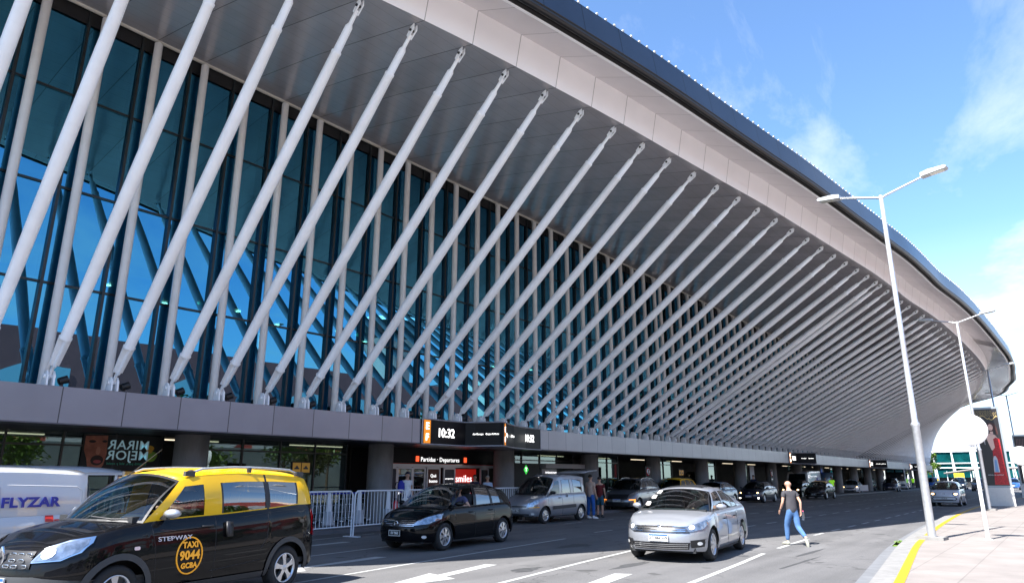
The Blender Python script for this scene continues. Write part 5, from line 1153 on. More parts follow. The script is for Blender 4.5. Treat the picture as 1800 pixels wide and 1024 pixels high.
# the walking man: mid stride, seen from behind
w = person('bald man in a dark grey t-shirt and blue jeans walking across the sunlit road', -5.80, 19.05, R(-128), 0, C_char, C_jeans, C_shoe, skin=SKIN, bald=True, lean=.10, head=R(-18), scale=.91,
           arms={'L': [(.185, .0, 1.42), (.25, -.02, 1.15), (.25, -.18, .95)], 'R': [(-.185, .0, 1.42), (-.24, .10, 1.16), (-.25, .05, .92)]},
           legs={'L': [(.09, -.01, .90), (.10, -.16, .52), (.09, -.20, .09), (.09, -.37, .035)], 'R': [(-.09, .01, .90), (-.09, .07, .49), (-.08, .40, .22), (-.08, .44, .06)]})
MB().path([(.257 + .030 * math.cos(a * math.pi / 6), -.17 + .030 * math.sin(a * math.pi / 6), .965) for a in range(13)], .007, 5).build('watch', M_black, w)
b = MB(); b.lathe([(0, 0), (.033, .0), (.035, .02), (.035, .15), (.014, .20), (.014, .225), (0, .225)], (0, 0, 0), n=14); bo = b.build('water_bottle', glassmat('bottle_plastic', (.75, .80, .82), .25)); bo.location = (-5.60, 19.22, .62); bo.rotation_euler = (.35, .2, 0)
tag(bo, 'clear plastic bottle with a pink cap in the walking man\'s right hand', 'bottle'); MB().lathe([(0, .222), (.016, .222), (.016, .245), (0, .245)], n=10).build('cap', mat('pink_cap', (.7, .1, .2), .4), bo)
# by the raised tailgate
person('man in a beige t-shirt and bright blue trousers standing behind the silver minivan', -16.25, 26.1, R(175), 0, C_tan, C_blue, C_wsh, legs={'L': [(.09, 0, .90), (.13, 0, .50), (.14, .02, .09), (.16, -.14, .035)], 'R': [(-.09, 0, .90), (-.12, 0, .50), (-.14, .02, .09), (-.17, -.13, .035)]}, scale=1.02)
person('person in a dark red shirt and teal shorts beside the man in beige', -16.35, 27.0, R(200), 0, C_dred, C_teal, shorts=True, skin=SKIN, scale=.97, arms={'L': [(.175, 0, 1.42), (.23, -.05, 1.16), (.15, -.27, 1.10)]})
person('attendant in a bright green high-visibility vest and dark trousers', -17.35, 69.5, R(10), 0, C_hv, C_navy, skin=SKIN2, scale=1.02, fingers=False)
person('man in a white t-shirt and black cap walking past the doors', -20.0, 18.95, R(80), .12, C_white, C_jeans, hair=C_navy, scale=1.0, fingers=False, head=R(-20))
bp = MB(); bp.path([(0, 0, 0), (0, 0, .12), (0, 0, .34), (0, 0, .44)], [.08, .15, .14, .05], 12, flat=.7); bpo = bp.build('backpack', mat('backpack_blue', (.02, .03, .35), .7)); bpo.location = (-20.04, 18.68, 1.13); bpo.rotation_euler = (0, 0, R(80)); tag(bpo, 'bright blue backpack worn by the man in the white t-shirt', 'backpack')
for sg in (-1, 1): MB().path([(sg * .09, .08, .38), (sg * .10, .20, .36), (sg * .11, .26, .2), (sg * .09, .12, .05)], .015, 6).build('strap', M_black, bpo)
person('dark-haired woman standing by the right end of the departure doors', -20.2, 23.1, R(30), .12, C_navy, C_navy, longhair=True, scale=.95, fingers=False)
person('grey-haired man in a pale blue shirt facing right by the concrete pillar', -19.9, 23.6, R(60), .12, C_lblue, C_navy, hair=C_grey, scale=.93, fingers=False, sleeves=.95)
person('man in a white shirt standing by the open passenger cart', -17.4, 7.35, R(60), 0, C_lblue, C_navy, scale=1.0, fingers=False)
person('seated person in dark clothes inside the open passenger cart', -18.3, 6.9, R(0), -.22, C_navy, C_navy, seated=True, skin=SKIN2, scale=.98, fingers=False)
person('man in dark clothes behind the dark sedan near the white truck', -19.6, 55.5, R(0), .12, C_navy, C_navy, fingers=False)
person('man in a light shirt beside the white truck', -19.0, 73.8, R(20), 0, C_white, C_navy, fingers=False, scale=.98)
person('person in a pink top by the white hatchback with the open door', -20.9, 86.5, R(90), 0, C_pink, C_navy, fingers=False, longhair=True, scale=.95)
person('guard in a green vest far off in front of the last pillars', -18.9, 122, R(0), .12, C_hv, C_navy, fingers=False)
def driver(c, label, sx=.36, sh=C_navy, skin=SKIN, arms=None, **k):
    cab0 = c.k['cells'][0][0]; fl_ = c.sh((cab0 + c.k['cells'][-1][0]) / 2); p = c.o.matrix_world if False else Matrix.Translation(c.o.location) @ Matrix.Rotation(c.o.rotation_euler.z, 4, 'Z')
    q = p @ Vector((sx, cab0 - c.L / 2 + 1.02, 0)); return person(label, q.x, q.y, c.o.rotation_euler.z, c.H - 1.73, sh, C_navy, seated=True, scale=.95, arms=arms, skin=skin, fingers=False, **k)
driver(taxi, 'taxi driver in a dark shirt seated at the wheel of the foreground taxi', sh=C_navy)
driver(nis, 'driver in sunglasses leaning an elbow out of the black hatchback', sh=cloth('dark_check', (.08, .08, .16)), hair=C_grey, arms={'L': [(.175, 0, 1.42), (.42, -.08, 1.20), (.30, -.30, 1.26)]})
driver(nis, 'front passenger in dark clothes inside the black hatchback', sx=-.36)
driver(cit, 'driver of the silver sedan with a forearm resting on the window sill', sh=C_char, arms={'L': [(.175, 0, 1.42), (.38, -.10, 1.18), (.42, -.32, 1.30)]}, longhair=True)

# ------------------------------------------------------------------ vans, truck, coach, cart
def boxvan(name, label, cat, x, y, rz, L, W_, Hh, prof, m, wheels, r=.32, extras=None, ws=None, sidewin=(), wstyle='steel'):
    """prof: side outline (u,z) from front bottom round the top to the rear bottom"""
    o = thing(name, label, cat, (x, y, 0), rz)
    n = len(prof); body = MB(); rows = []
    for k, (v, ins) in enumerate(((-1, .10), (-1, .03), (-.97, 0.012), (-.90, 0), (-.5, 0), (0, 0), (.5, 0), (.90, 0), (.97, .012), (1, .03), (1, .10))):
        cu = sum(p[0] for p in prof) / n; cz_ = sum(p[1] for p in prof) / n
        rows.append([Vector((v * W_ / 2 * (1 - (.07 * max(0, (z - Hh * .55) / Hh) * 2)), u - L / 2 + (ins if u < L / 2 else -ins) * (1.0 if abs(u - L / 2) > L / 2 - .3 else 0), z - (ins if z > Hh * .7 else 0))) for u, z in prof])
    body.grid(rows, flip=True)
    for row, f in ((rows[0], False), (rows[-1], True)): body.add(row, [tuple(range(n)) if not f else tuple(range(n))[::-1]])
    b = body.build('body', m, o, fixn=True); sharp(b, 40)
    for u in wheels:
        for sg in (1, -1):
            wheel(o, sg * (W_ / 2 - .11), u - L / 2, r, sg, wstyle, w=.22)
            a = MB(); a.prism([((r + .06) * math.cos(t * math.pi / 10), (r + .06) * math.sin(t * math.pi / 10)) for t in range(11)], (sg * (W_ / 2 - .05), u - L / 2, r), (0, 1, 0), (0, 0, 1), (sg, 0, 0), .056); a.build('wheel_arch', M_dark, o)
    o['__'] = 0; del o['__']
    return o, b
VH = rz_v = math.atan2(.30, 2.7)
FLY = spec(KAN, L=4.25, W=1.80, H=1.82, r=.31, fw=.85, rw=3.45, paint=P_white, gpaint=P_white, mpaint=P_white, sill=.24,
           cells=[(1.0, 1.72, 'P'), (1.14, 1.86, 'G'), (1.98, 2.02, 'P'), (2.6, 2.6, 'P'), (3.4, 3.4, 'P'), (4.02, 4.0, 'P'), (4.2, 4.12, 'E')], handles=[], seams=[[[(1.1, .34), (1.08, 1.0)], ]], bow=.015, rdrop=.09, wr=.80, nr=(.30, 3.5), rb=.02)
# rear left corner of the van must land at about (-12.55, 4.75)
vx, vy = -12.60, 5.06; ox, oy = FLY['W'] / 2, FLY['L'] / 2
c = Car('delivery_van', 'white delivery van with blue FLYZAR lettering and a blue lion head on its side', 'van', vx - (ox * math.cos(rz_v) - oy * math.sin(rz_v)), vy - (ox * math.sin(rz_v) + oy * math.cos(rz_v)), rz_v, **FLY)
M_bl = mat('blue_vinyl', (.015, .03, .30), .4)
vm = c.hit('L', 2.9 - c.L / 2, 1.28)
t_ = text('FLYZAR', .195, M_bl, Vector((vm.x + .035, 3.28 - c.L / 2, 1.29)), (0, 1, 0), (-.08, 0, 1), c.o, bold=.008, sx=1.15)
c.P([(2.06, .98), (2.86, .98), (2.86, 1.52), (2.06, 1.52)], 'L', mat('van_panel_grey', (.45, .47, .52), .3, coat=1), 'panel', off=.010, res=.12)
lion = [(2.16, 1.02), (2.28, 1.10), (2.40, 1.20), (2.46, 1.34), (2.44, 1.46), (2.36, 1.56), (2.24, 1.60), (2.10, 1.58), (2.2, 1.5), (2.08, 1.46), (2.18, 1.40), (2.06, 1.32), (2.16, 1.28), (2.08, 1.18), (2.16, 1.16)]
c.P([(u + .02, z - .06) for u, z in lion], 'L', M_bl, 'lion_emblem', off=.022, res=.06); c.P([(2.24, 1.34), (2.34, 1.30), (2.36, 1.38), (2.28, 1.40)], 'L', P_white, 'lion_face', off=.03, res=.05)
for du, dz in ((0, .06), (.13, 0), (.26, .06)): c.P([(3.50 + du, .94 + dz), (3.62 + du, .94 + dz), (3.62 + du, 1.03 + dz), (3.50 + du, 1.03 + dz)], 'L', mat('red_vinyl', (.55, .03, .02), .4), 'red_square', off=.012, res=.06)
c.seam([(2.95, 1.55), (3.95, 1.52), (4.05, 1.45), (4.05, 1.0), (3.9, .90), (2.6, .86)], 'L', w=.014, m=mat('pressing_shadow', (.5, .52, .56), .4), name='pressed_panel')
for D in 'LR': c.P([(4.08, .80), (4.2, .82), (4.2, 1.12), (4.1, 1.1)], D, M_red, 'tail_light', res=.06, off=.01)
c.both([(.45, .60), (.46, .74), (.58, .84), (.72, .86), (.74, .66), (.66, .60)], M_lamp, 'headlight', off=.010, res=.05); c.plate('AF 302 KM', .47)
# open passenger cart
k = thing('passenger_cart', 'white-roofed open passenger cart with thin posts and a side rail', 'cart', (-16.9, 4.4, 0), R(2))
P = [[(xx, yy, 1.78 + .13 * (1 - abs(xx / .75) ** 3) * (1 - (abs(yy) / 2.75) ** 8)) for yy in [-2.7 + i * .27 for i in range(21)]] for xx in (-.78, -.7, -.4, 0, .4, .7, .78)]
MB().grid(P, flip=True).build('roof', P_white, k); MB().box((0, 0, 1.745), (1.52, 5.35, .06)).build('roof_frame', P_white, k)
MB().box((0, 0, .38), (1.4, 5.0, .18)).build('floor', mat('cart_floor', (.3, .31, .33), .6), k)
for yy in (-2.3, -.6, 1.0, 2.35):
    for sg in (-1, 1): MB().tube((sg * .68, yy, .40), (sg * .70, yy + .05, 1.76), .028, n=8).build('post', M_barrier, k)
for sg in (-1, 1): MB().path([(sg * .72, -2.5, .95), (sg * .72, 2.5, .95)], .022, 8).path([(sg * .72, -2.5, .70), (sg * .72, 2.5, .70)], .015, 8).build('side_rail', M_barrier, k)
for yy in (-1.8, -.8, .3, 1.3, 2.1):
    q = MB().box((0, yy, .72), (1.2, .42, .10)).box((0, yy + .24, 1.0), (1.2, .06, .5), rot=Matrix.Rotation(-.15, 3, 'X')); bevel(q.build('bench', mat('cart_bench', (.45, .46, .48), .6), k), .03)
for yy in (-1.9, 1.9):
    for sg in (-1, 1): wheel(k, sg * .62, yy, .24, sg, 'steel')
# white truck behind the dark sedan
tprof = [(0, .35), (0, .95), (.10, 1.30), (.42, 2.10), (.55, 2.22), (1.3, 2.30), (1.5, 2.34), (4.6, 2.34), (4.75, 2.28), (4.75, .40)]
o, b = boxvan('light_truck', 'white box van with a red roof lamp and coloured side lettering behind the dark sedan', 'van', -20.35, 71.5, 0, 4.75, 1.95, 2.34, tprof, P_white, (.9, 3.7), .33)
MB().add([(-.82, -2.315, 1.28), (.82, -2.315, 1.28), (.74, -1.985, 2.07), (-.74, -1.985, 2.07)], [(0, 1, 2, 3)]).build('windshield', mat('coach_glass', (.01, .014, .016), .06, coat=1), o)
for sg in (-1, 1): MB().box((sg * .72, -2.375, .86), (.34, .03, .20)).build('headlight', M_lamp, o)
MB().box((0, -2.385, .60), (1.8, .05, .26)).build('bumper', M_trim, o); MB().box((0, -2.39, .98), (.5, .02, .06)).build('grille', M_black, o)
MB().add([(.955, -1.85, 1.35), (.955, -1.05, 1.35), (.93, -1.05, 1.98), (.93, -1.62, 1.98)], [(0, 1, 2, 3)]).build('side_window', G_dark, o)
MB().lathe([(0, 0), (.09, 0), (.08, .09), (0, .11)], (-.1, -1.6, 2.31), n=12).build('roof_lamp', M_red, o)
text('ABC', .34, M_bl, (.965, 1.1, 1.55), (0, 1, 0), (0, 0, 1), o, bold=.012); text('8', .5, mat('red_vinyl', (.55, .03, .02)), (.965, .25, 1.3), (0, 1, 0), (0, 0, 1), o, bold=.02); MB().box((0, -2.39, .42), (.4, .02, .12)).build('number_plate', M_plate, o)
# coach
cprof = [(0, .35), (-.02, 1.0), (.06, 2.2), (.22, 3.05), (.5, 3.38), (1.0, 3.5), (11.3, 3.5), (11.6, 3.35), (11.7, 2.8), (11.7, .5), (11.5, .38)]
o, b = boxvan('coach', 'tall white coach with a dark front and long side windows parked at the far pavement', 'coach', -20.2, 118.5, R(6), 11.7, 2.55, 3.5, cprof, P_white, (2.6, 8.7), .48)
M_cg = mat('coach_glass', (.01, .014, .016), .06, coat=1)
MB().grid([[(-1.16, -5.86, 1.05), (1.16, -5.86, 1.05)], [(-1.13, -5.82, 2.2), (1.13, -5.82, 2.2)], [(-1.07, -5.67, 3.06), (1.07, -5.67, 3.06)], [(-.95, -5.4, 3.36), (.95, -5.4, 3.36)]], sm=False).build('windshield', M_cg, o)
for sg in (-1, 1):
    MB().box((sg * .53, -5.80, 2.62), (.85, .04, .26), rot=Matrix.Rotation(-.1, 3, 'X')).build('sun_blind', mat('teal_blind', (.05, .22, .26), .5), o)
    MB().grid([[(sg * (1.283), -4.7, 1.62), (sg * (1.283), 5.3, 1.62)], [(sg * 1.215, -4.5, 2.85), (sg * 1.215, 5.3, 2.85)]], flip=(sg > 0), sm=False).build('side_window', glassmat('coach_side_glass', (.1, .12, .13), .45), o)
    MB().box((sg * .85, -5.89, .72), (.5, .05, .26)).build('headlight', M_lamp, o)
    MB().path([(sg * 1.1, -5.6, 3.05), (sg * 1.35, -5.95, 2.95), (sg * 1.42, -6.0, 2.5)], .035, 6).box((sg * 1.42, -6.02, 2.2), (.20, .12, .6)).build('side_mirror', M_black if sg > 0 else P_white, o)
MB().box((0, -5.885, .5), (2.3, .05, .22)).build('bumper', P_white, o); MB().box((0, 0, 3.55), (1.5, 2.4, .16)).build('roof_unit', P_white, o)

# ------------------------------------------------------------------ lamp posts, sign posts, advertising panels
def lamp_post():
    o = thing('lamp_post', '', 'lamp post', (0, 0, 0), 0, 'double-armed lamp posts along the kerb')
    MB().lathe([(.10, 0), (.098, 2.85), (.112, 2.87), (.112, 2.93), (.075, 2.98), (.068, 5), (.055, 9.5), (0, 9.5)], n=18).build('pole', M_steel, o)
    MB().box((0, 0, .02), (.62, .5, .12)).build('foundation', MC['kerb_concrete'], o)
    for sg in (-1, 1):
        a = MB().path([(0, 0, 9.40), (sg * .12, 0, 9.46), (sg * 1.15, 0, 9.74)], [.040, .035, .030], 8).build('arm', M_steel, o)
        h = MB(); h.prism([(0, -.05), (.62, -.04), (.66, .0), (.6, .05), (.2, .085), (0, .06)], (sg * 1.10, -.14, 9.76), (sg, 0, .10), (0, 0, 1), (0, 1, 0), .28); b = h.build('lamp_head', mat('lamp_head_grey', (.42, .44, .46), .4), o, fixn=True)
        MB().box((sg * 1.50, 0, 9.748), (.34, .2, .02), rot=Matrix.Rotation(-sg * .10, 3, 'Y')).build('lamp_lens', mat('lamp_lens', (.55, .56, .5), .2, coat=1), b)
    return o
lp = lamp_post()
LPS = [(-3.06, 21.35, 'nearest double-armed lamp post, beside the yellow kerb line'), (-3.44, 42.4, 'second double-armed lamp post, just left of the advertising panel'), (-3.72, 63.4, 'third double-armed lamp post, rising behind the advertising panel'),
       (-3.80, 84.5, 'fourth double-armed lamp post, dark against the sky right of the panel'), (-3.85, 105, 'fifth double-armed lamp post, second against the sky right of the panel'), (-3.3, 126, 'sixth double-armed lamp post, far down the island'), (-2.6, 147, 'farthest double-armed lamp post')]
for i, (x, y, l) in enumerate(LPS):
    q = lp if i == 0 else copy_tree(lp); q.location = (x, y, .13); q['label'] = l; q.rotation_euler.z = R(-6)
def disc_sign(label, x, y, zc, r, ph):
    o = thing('round_sign', label, 'road sign', (x, y, .13), R(4))
    MB().tube((0, 0, 0), (0, 0, zc + .1), .045, n=12).build('pole', mat('sign_pole_white', (.74, .74, .74), .4), o)
    MB().lathe([(0, -.012), (r, -.012), (r + .008, 0), (r, .012), (0, .012)], (0, -.06, zc), n=40, axis='y').build('disc', mat('sign_disc_white', (.62, .62, .63), .4), o)
    MB().box((0, -.02, zc), (.3, .04, .05)).build('clamp', M_steel, o); MB().box((0, 0, .01), (.2, .2, .02)).build('foot_plate', M_steel, o)
disc_sign('large round white sign on a white pole in front of the advertising panel', -1.93, 22.2, 2.76, .40, 0)
disc_sign('smaller round white sign at the right edge beyond the advertising panel', -1.52, 36.4, 2.42, .38, 0)
def totem(label, x, y, w, h, rz, full=True):
    o = thing('advertising_panel', label, 'advertising panel', (x, y, .13), rz)
    MB().box((0, 0, .50), (w, .46, 1.0)).build('base', mat('panel_base_white', (.62, .61, .58), .5, noise=.05), o)
    MB().box((0, 0, 1.0 + (h - 1.0) / 2), (w - .04, .30, h - 1.0)).build('frame', mat('panel_frame_grey', (.30, .33, .36), .35, .4), o)
    w2 = w / 2 - .12; z0, z1 = 1.12, h - .12; Y = -.156
    def sh_(pts, m, name, k=1): return MB().add([(a, Y - .002 * k, b) for a, b in pts], [tuple(range(len(pts)))]).build(name, m, po)
    po = MB().add([(-w2, Y, z0), (w2, Y, z0), (w2, Y, z1), (-w2, Y, z1)], [(0, 1, 2, 3)]).build('poster', mat('poster_black', (.012, .010, .012), .35), o)
    M_gold = mat('poster_gold', (.45, .33, .12), .5); M_ps = mat('poster_skin', (.80, .52, .42), .5); M_pr = mat('poster_red_dress', (.42, .01, .015), .45, noise=.5, nscale=14); M_ph = mat('poster_hair', (.06, .015, .012), .5); M_pb = mat('poster_bottle', (.15, .3, .55), .3)
    H = z1 - z0
    z = lambda t: z0 + H * t
    if full:
        random.seed(3)
        for i in range(34):
            x0 = -w2 + .05 + (i % 12) * (2 * w2 - .1) / 12; zz = z(.90 + .028 * (i // 12)); 
            sh_([(x0, zz), (x0 + .02, zz), (x0 + .06 + .02 * (i % 3), zz + .11), (x0 + .04 + .02 * (i % 3), zz + .11)], M_gold, 'gold_stroke')
        for a, b, c_ in ((-.30, .885, 1), (.12, .87, -1)):
            pt = [(a + .06 * q, z(b) + .10 * math.sin(q * .75) * c_) for q in range(9)]; pt = [(min(w2 - .02, max(-w2 + .02, p)), v) for p, v in pt]
            sh_(pt + [(p, v + .05) for p, v in pt[::-1]], M_gold, 'gold_ribbon', 2)
        E2 = lambda cx, cz_, a, b, n_=22: [(cx + a * math.cos(t * 2 * math.pi / n_), cz_ + b * math.sin(t * 2 * math.pi / n_)) for t in range(n_)]
        sh_(E2(.16, z(.76), .22, .26), M_ph, 'printed_hair', 2); sh_([(.34, z(.80)), (.42, z(.74)), (.44, z(.66)), (.32, z(.66))], M_ph, 'printed_hair', 2)
        sh_([(-.12, z(.655)), (.0, z(.675)), (.10, z(.675)), (.30, z(.65)), (.45, z(.58)), (.46, z(.50)), (.2, z(.50)), (.42, z(.435)), (.40, z(.42)), (.1, z(.45)), (.0, z(.46)), (-.06, z(.52)), (-.14, z(.60))], M_ps, 'printed_figure', 3)
        sh_([(.06, z(.70)), (.22, z(.70)), (.2, z(.65)), (.08, z(.65))], M_ps, 'printed_neck', 3); sh_(E2(.12, z(.755), .125, .185), M_ps, 'printed_face', 4)
        for ex in (.07, .18): sh_(E2(ex, z(.765), .028, .012, 10), M_ph, 'printed_eye', 5)
        sh_(E2(.12, z(.725), .04, .014, 10), M_pr, 'printed_lips', 5)
        sh_([(.16, z(.60)), (.30, z(.62)), (.46, z(.60)), (.48, z(.30)), (.52, z(.12)), (.54, z(.01)), (-.12, z(.01)), (-.05, z(.2)), (.02, z(.35)), (.04, z(.45)), (.18, z(.49))], M_pr, 'printed_dress', 4)
        sh_(E2(-.33, z(.76), .12, .20), M_ps, 'printed_second_face', 2); sh_(E2(-.34, z(.80), .14, .17), M_ph, 'printed_hair', 1); sh_([(-.36, z(.66)), (-.22, z(.64)), (-.26, z(.52)), (-.30, z(.58))], mat('poster_shirt', (.6, .6, .6), .5), 'printed_shirt', 3)
        sh_([(-.05, z(.17)), (.22, z(.17)), (.20, z(.34)), (.14, z(.38)), (.06, z(.38)), (.0, z(.34))], mat('bottle_edge', (.5, .52, .55), .3), 'printed_bottle', 6); sh_([(.0, z(.175)), (.17, z(.175)), (.15, z(.33)), (.05, z(.33))], M_pb, 'printed_bottle_glass', 7)
        text('CAROLINA HERRERA', .075, M_plate, (.0, Y - .02, z(.135)), (1, 0, 0), (0, 0, 1), po, depth=.001)
    else:
        for i in range(10): x0 = -w2 + .1 + i * .1; sh_([(x0, z(.8)), (x0 + .03, z(.8)), (x0 + .09, z(.95)), (x0 + .06, z(.95))], mat('poster_dim', (.20, .10, .09), .5), 'printed_stroke')
        sh_([(-.2, z(.1)), (.3, z(.1)), (.25, z(.5)), (-.15, z(.55))], M_pr, 'printed_dress', 2)
    return o
totem('tall advertising panel showing a woman in a red dress, on a white base', -3.38, 49.3, 1.38, 5.55, R(2))
totem('second dark advertising panel at the right edge, farther down the island', -2.62, 70, 1.38, 4.9, R(2), False)
# ------------------------------------------------------------------ crowd barriers, cones, trolleys and small signs by the doors
def barrier():
    o = thing('crowd_barrier', '', 'barrier', (0, 0, 0), 0, 'white steel crowd barriers in front of the terminal doors'); Lb, Hb = 2.28, 1.28
    f = MB(); f.path([(0, .02, .02), (0, .02, 1.14), (0, .05, 1.22), (0, .12, Hb), (0, Lb - .12, Hb), (0, Lb - .05, 1.22), (0, Lb - .02, 1.14), (0, Lb - .02, .02)], .024, 8); f.path([(0, .02, .30), (0, Lb - .02, .30)], .018, 8); f.build('frame', M_barrier, o)
    b = MB()
    for k in range(1, 16): b.tube((0, Lb * k / 16, .30), (0, Lb * k / 16, Hb), .009, n=6)
    b.build('bars', M_barrier, o)
    for yy in (.02, Lb - .02): MB().box((0, yy, .012), (.56, .06, .02)).build('foot', M_barrier, o)
    return o
b0 = barrier(); bx, by, ang = -15.35, 4.6, math.atan2(.42, 2.28)
for i in range(9):
    q = b0 if i == 0 else copy_tree(b0); q.location = (bx, by, 0); q.rotation_euler.z = ang
    q['label'] = ['crowd barrier beside the passenger cart, behind the taxi', 'crowd barrier hidden mostly by the taxi bonnet', 'crowd barrier behind the taxi cabin', 'crowd barrier just right of the taxi tail', 'crowd barrier between the taxi and the black hatchback', 'crowd barrier behind the black hatchback bonnet', 'crowd barrier behind the black hatchback roof', 'crowd barrier left of the silver minivan', 'crowd barrier behind the silver minivan bonnet'][i]
    bx -= math.sin(ang) * 2.33; by += math.cos(ang) * 2.33; ang = max(.05, ang - .018)
cn = thing('traffic_cone', '', 'traffic cone', (0, 0, 0), 0, 'tall pale cones standing behind the crowd barriers')
MB().lathe([(.0, 0), (.20, 0), (.205, .04), (.19, .08), (.15, .45), (.145, .455)], n=20).build('base', mat('cone_grey', (.40, .41, .44), .6, noise=.1), cn); MB().lathe([(.10, .45), (.055, 1.05), (.03, 1.10), (0, 1.10)], n=20).build('sleeve', mat('cone_white', (.72, .72, .74), .5), cn)
for i, (yy, l) in enumerate(((15.28, 'first pale cone right of the taxi tail'), (16.58, 'middle pale cone behind the crowd barrier'), (17.94, 'pale cone beside the red extinguisher box'))):
    q = cn if i == 0 else copy_tree(cn); q.location = (-19.9, yy, .12); q['label'] = l
tr = thing('luggage_trolley', '', 'luggage trolley', (0, 0, 0), 0, 'nested luggage trolleys behind the crowd barriers')
f = MB()
for sg in (-1, 1):
    f.path([(sg * .26, -.42, .12), (sg * .26, .36, .18), (sg * .27, .42, .98)], .016, 6); f.path([(sg * .27, .40, .62), (sg * .24, .02, .60)], .012, 6)
for zz in (.35, .60, .80): f.path([(-.26, .40, zz), (.26, .40, zz)], .010, 6)
for k in range(5): f.path([(-.2 + .1 * k, -.42, .13), (-.2 + .1 * k, .36, .18), (-.2 + .1 * k, .40, .60)], .008, 5)
f.build('frame', M_steel, tr); MB().path([(-.28, .44, 1.0), (.28, .44, 1.0)], .035, 8).build('handle', mat('trolley_blue', (.01, .03, .45), .4), tr)
for xx, yy in ((-.24, -.38), (.24, -.38), (-.25, .34), (.25, .34)): MB().lathe([(0, -.02), (.065, -.018), (.07, 0), (.065, .018), (0, .02)], (xx, yy, .07), n=14, axis='x').build('wheel', M_chrome, tr)
for i in range(15):
    q = tr if i == 0 else copy_tree(tr); q.location = (-20.75 + .02 * (i % 2), 13.2 + .40 * i, .12); q.rotation_euler.z = R(90)
    q['label'] = 'steel luggage trolley with a blue handle nested in the row behind the barriers'
ex = thing('extinguisher', 'red fire extinguisher standing behind the crowd barriers', 'fire extinguisher', (-19.95, 18.35, .12)); MB().lathe([(0, 0), (.10, 0), (.11, .03), (.11, .62), (.07, .70), (.03, .74), (0, .74)], n=16).build('cylinder', M_red, ex); MB().box((0, 0, .78), (.12, .05, .08)).build('valve', M_black, ex); MB().path([(.05, 0, .76), (.14, 0, .7), (.15, 0, .35)], .012, 6).build('hose', M_black, ex)
ds = thing('diamond_sign', 'white diamond-shaped sign on a short post behind the crowd barriers', 'sign', (-19.85, 18.75, .12)); MB().tube((0, 0, 0), (0, 0, .55), .02).build('post', M_steel, ds); MB().prism([(-.22, 0), (0, -.22), (.22, 0), (0, .22)], (0, 0, .70), (0, 1, 0), (0, 0, 1), (1, 0, 0), .01).build('plate', M_plate, ds)
def board(name, label, cat, x, y, zc, w, h, face, m, pole=True, extra=None):
    o = thing(name, label, cat, (x, y, .12)); MB().box((0, 0, zc), (.04, w, h)).build('board', m, o)
    if pole: MB().tube((-.04, 0, 0), (-.04, 0, zc), .025, n=8).build('post', M_black, o)
    if extra: extra(o)
    return o
M_or = mat('orange_pictogram', (.75, .33, .02), .5)
def taxi_ic(o):
    for dy in (-.17, .17):
        q = MB().box((.024, dy, 1.86), (.01, .30, .30)).build('pictogram', M_or, o); MB().prism([(-.09, -.04), (.09, -.04), (.09, .0), (.05, .01), (.03, .06), (-.03, .06), (-.05, .01), (-.09, .0)], (.031, dy, 1.85), (0, 1, 0), (0, 0, 1), (1, 0, 0), .004).build('taxi_symbol', M_black, q)
board('taxi_rank_sign', 'black sign with two orange taxi pictograms behind the foreground taxi', 'sign', -19.4, 13.7, 1.86, .72, .36, 0, M_signblk, True, taxi_ic)
board('taxi_rank_sign', 'black sign with orange pictograms above the small yellow-roofed taxi', 'sign', -19.4, 42.0, 1.9, .72, .36, 0, M_signblk, True, taxi_ic)
def nopark(o):
    MB().lathe([(0, 0), (.24, 0), (.24, .012), (0, .012)], (.022, 0, 1.9), n=28, axis='x').build('red_ring', M_red, o); MB().lathe([(0, 0), (.18, 0), (.18, .018), (0, .018)], (.022, 0, 1.9), n=28, axis='x').build('white_field', M_plate, o)
    MB().box((.045, 0, 1.9), (.006, .38, .045), rot=Matrix.Rotation(.785, 3, 'X')).build('red_bar', M_red, o); text('E', .26, M_signblk, (.044, 0, 1.9), (0, 1, 0), (0, 0, 1), o, bold=.01); MB().box((.024, 0, 1.45), (.006, .34, .12)).build('text_plate', M_plate, o)
board('no_parking_sign', 'round red no-parking sign on a black board above the dark grey SUV', 'sign', -19.6, 37.9, 1.7, .66, 1.0, 0, M_signblk, True, nopark)
board('no_parking_sign', 'round red no-parking sign on a black board above the dark sedan', 'sign', -19.6, 59.9, 1.75, .7, 1.0, 0, M_signblk, True, nopark)
def blu(o): MB().lathe([(0, 0), (.36, 0), (.36, .012), (0, .012)], (.022, 0, 2.2), n=28, axis='x').build('blue_disc', mat('sign_blue', (.02, .12, .6), .5), o); MB().box((.024, 0, 1.45), (.006, .6, .4)).build('text_plate', M_navy, o)
board('wheelchair_sign', 'blue round sign on a dark board right of the white box van', 'sign', -19.8, 75.8, 1.9, .95, 1.7, 0, M_signblk, True, blu)
board('notice_board', 'pale notice board standing between pillars behind the dark sedan', 'sign', -20.2, 57.0, 1.75, .95, 1.5, 0, mat('notice_white', (.42, .43, .45), .6))
